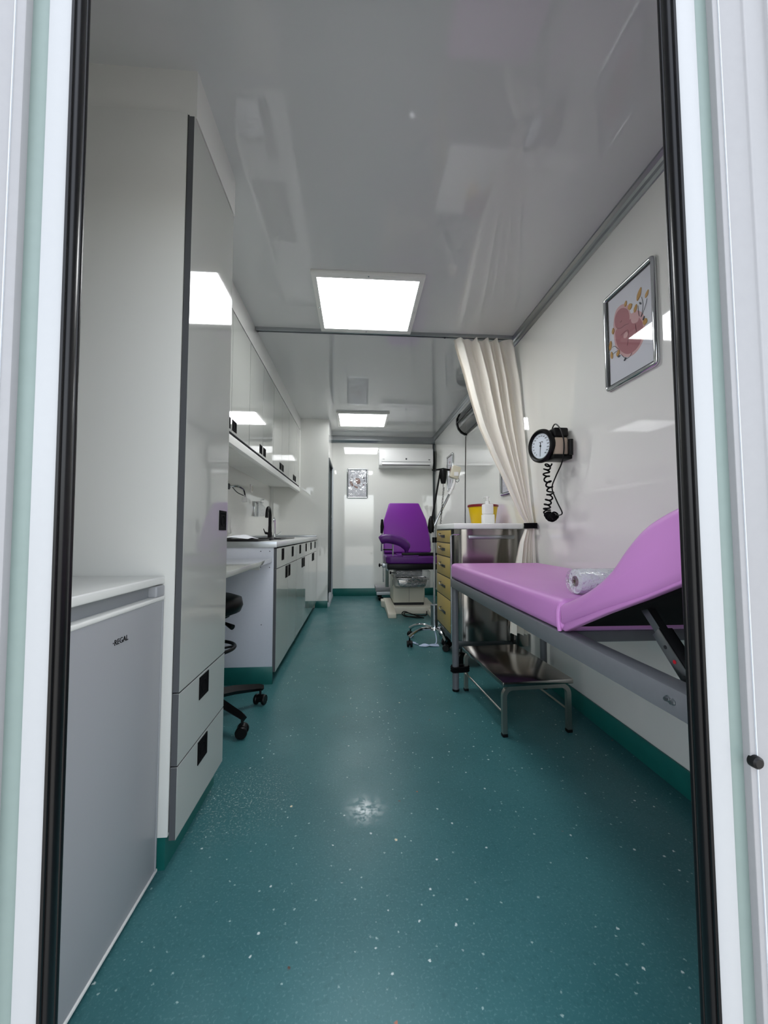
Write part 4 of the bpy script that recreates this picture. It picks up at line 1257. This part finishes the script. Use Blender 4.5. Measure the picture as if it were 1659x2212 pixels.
# ------------------------------------------------------------------ wall sphygmomanometer
sg = thing('blood_pressure_gauge', 'round black wall blood pressure gauge with a coiled tube', 'blood pressure gauge', (1.10, 2.10, 1.0))
dc = Vector((1.040, 2.115, 1.418))
ax = Vector((-math.cos(R(17)), -math.sin(R(17)), -0.03)).normalized()
uu = Vector((0, 0, 1)).cross(ax).normalized()
vv = ax.cross(uu)
dm = Matrix(((uu.x, vv.x, ax.x, dc.x), (uu.y, vv.y, ax.y, dc.y), (uu.z, vv.z, ax.z, dc.z), (0, 0, 0, 1)))
MB().lathe([(0, -0.035), (0.07, -0.035), (0.088, -0.02), (0.096, 0.0), (0.094, 0.012), (0.084, 0.020), (0.074, 0.014), (0.070, 0.006), (0, 0.006)], n=40).xform(dm).build('bezel', 'black', sg, 50)
fc = MB().lathe([(0.0705, 0.0062), (0.0705, 0.0075), (0, 0.0075)], n=40).xform(dm).build('dial', 'dial', sg)
for k in range(16):
    a = R(-128 - (k * 284 / 15))
    q = dm @ Matrix.Translation((0.056 * math.cos(a + R(0)), 0.056 * math.sin(a), 0.0078))
    text_obj('numeral', str(k * 20), 0.0105, 'black', q, fc, 0.0002)
for k in range(31):
    a = R(-128 - (k * 284 / 30))
    MB().box(0.0635, 0.069, -0.0006, 0.0006, 0.0075, 0.0080).xform(dm @ Matrix.Rotation(a, 4, 'Z')).build('scale_mark', 'black', fc)
text_obj('unit_lettering', 'mmHg', 0.011, 'black', dm @ Matrix.Translation((0.004, 0.022, 0.0078)), fc, 0.0002)
MB().prism([(-0.0022, 0.02), (0.0022, 0.02), (0.0007, -0.06), (-0.0007, -0.06)], 'z', 0.0085, 0.0095).xform(dm @ Matrix.Rotation(R(-6), 4, 'Z')).build('needle', 'black', sg)
MB().lathe([(0.005, 0.0075), (0.005, 0.0105), (0, 0.011)], n=12).xform(dm).build('needle_hub', 'black', sg)
MB().box(1.06, XR, 2.02, 2.135, 1.33, 1.355, 0.004).build('cuff_basket', 'black', sg)
MB().box(1.072, 1.150, 2.03, 2.125, 1.352, 1.452, 0.012, 3).build('cuff', 'beigecuff', sg)
MB().box(1.070, 1.152, 2.028, 2.127, 1.4525, 1.505, 0.010, 3).build('folded_cuff', 'black', sg)
MB().box(1.153, XR, 2.03, 2.14, 1.34, 1.43, 0.004).build('wall_bracket', 'black', sg)
cpath = smooth([(1.075, 2.105, 1.318), (1.08, 2.14, 1.29), (1.08, 2.146, 1.248), (1.08, 2.118, 1.197), (1.08, 2.106, 1.15), (1.08, 2.130, 1.108), (1.08, 2.150, 1.063), (1.08, 2.135, 1.027), (1.08, 2.095, 1.010), (1.08, 2.052, 1.026)], 14)
coil = []
n = len(cpath)
ph = 0.0
for k in range(n - 1):
    t = (cpath[k + 1] - cpath[k]).normalized()
    s = Vector((1, 0, 0))
    w_ = t.cross(s).normalized()
    f = k / (n - 1)
    for j in range(6):
        q = cpath[k].lerp(cpath[k + 1], j / 6)
        step = 0.115 + 0.13 * max(0.0, (f - 0.5) / 0.5)
        ph += step
        rr_ = 0.016 + 0.003 * max(0.0, (f - 0.35) / 0.65)
        coil.append(q + (s * math.cos(ph) + w_ * math.sin(ph)) * rr_)
MB().tube(coil, 0.0046, 6).build('coiled_tube', 'webbing', sg)
MB().tube(smooth([(1.08, 2.052, 1.026), (1.08, 2.015, 1.022), (1.08, 1.985, 1.035), (1.08, 2.036, 1.098), (1.08, 2.085, 1.175), (1.08, 2.044, 1.233), (1.09, 1.99, 1.308), (1.10, 1.985, 1.40), (1.10, 2.005, 1.47), (1.095, 2.035, 1.515), (1.09, 2.062, 1.528), (1.085, 2.088, 1.50)], 6), 0.0036, 7).build('rubber_tube', 'black', sg)
MB().tube([(1.142, 1.995, 1.345), (1.142, 1.995, 1.43)], [0.012, 0.014], 10).build('inflation_bulb', 'black', sg)

for o in LOCAL:
    if '_loc' in o:
        del o['_loc']
for o in bpy.data.objects:
    if '_loc' in o:
        del o['_loc']
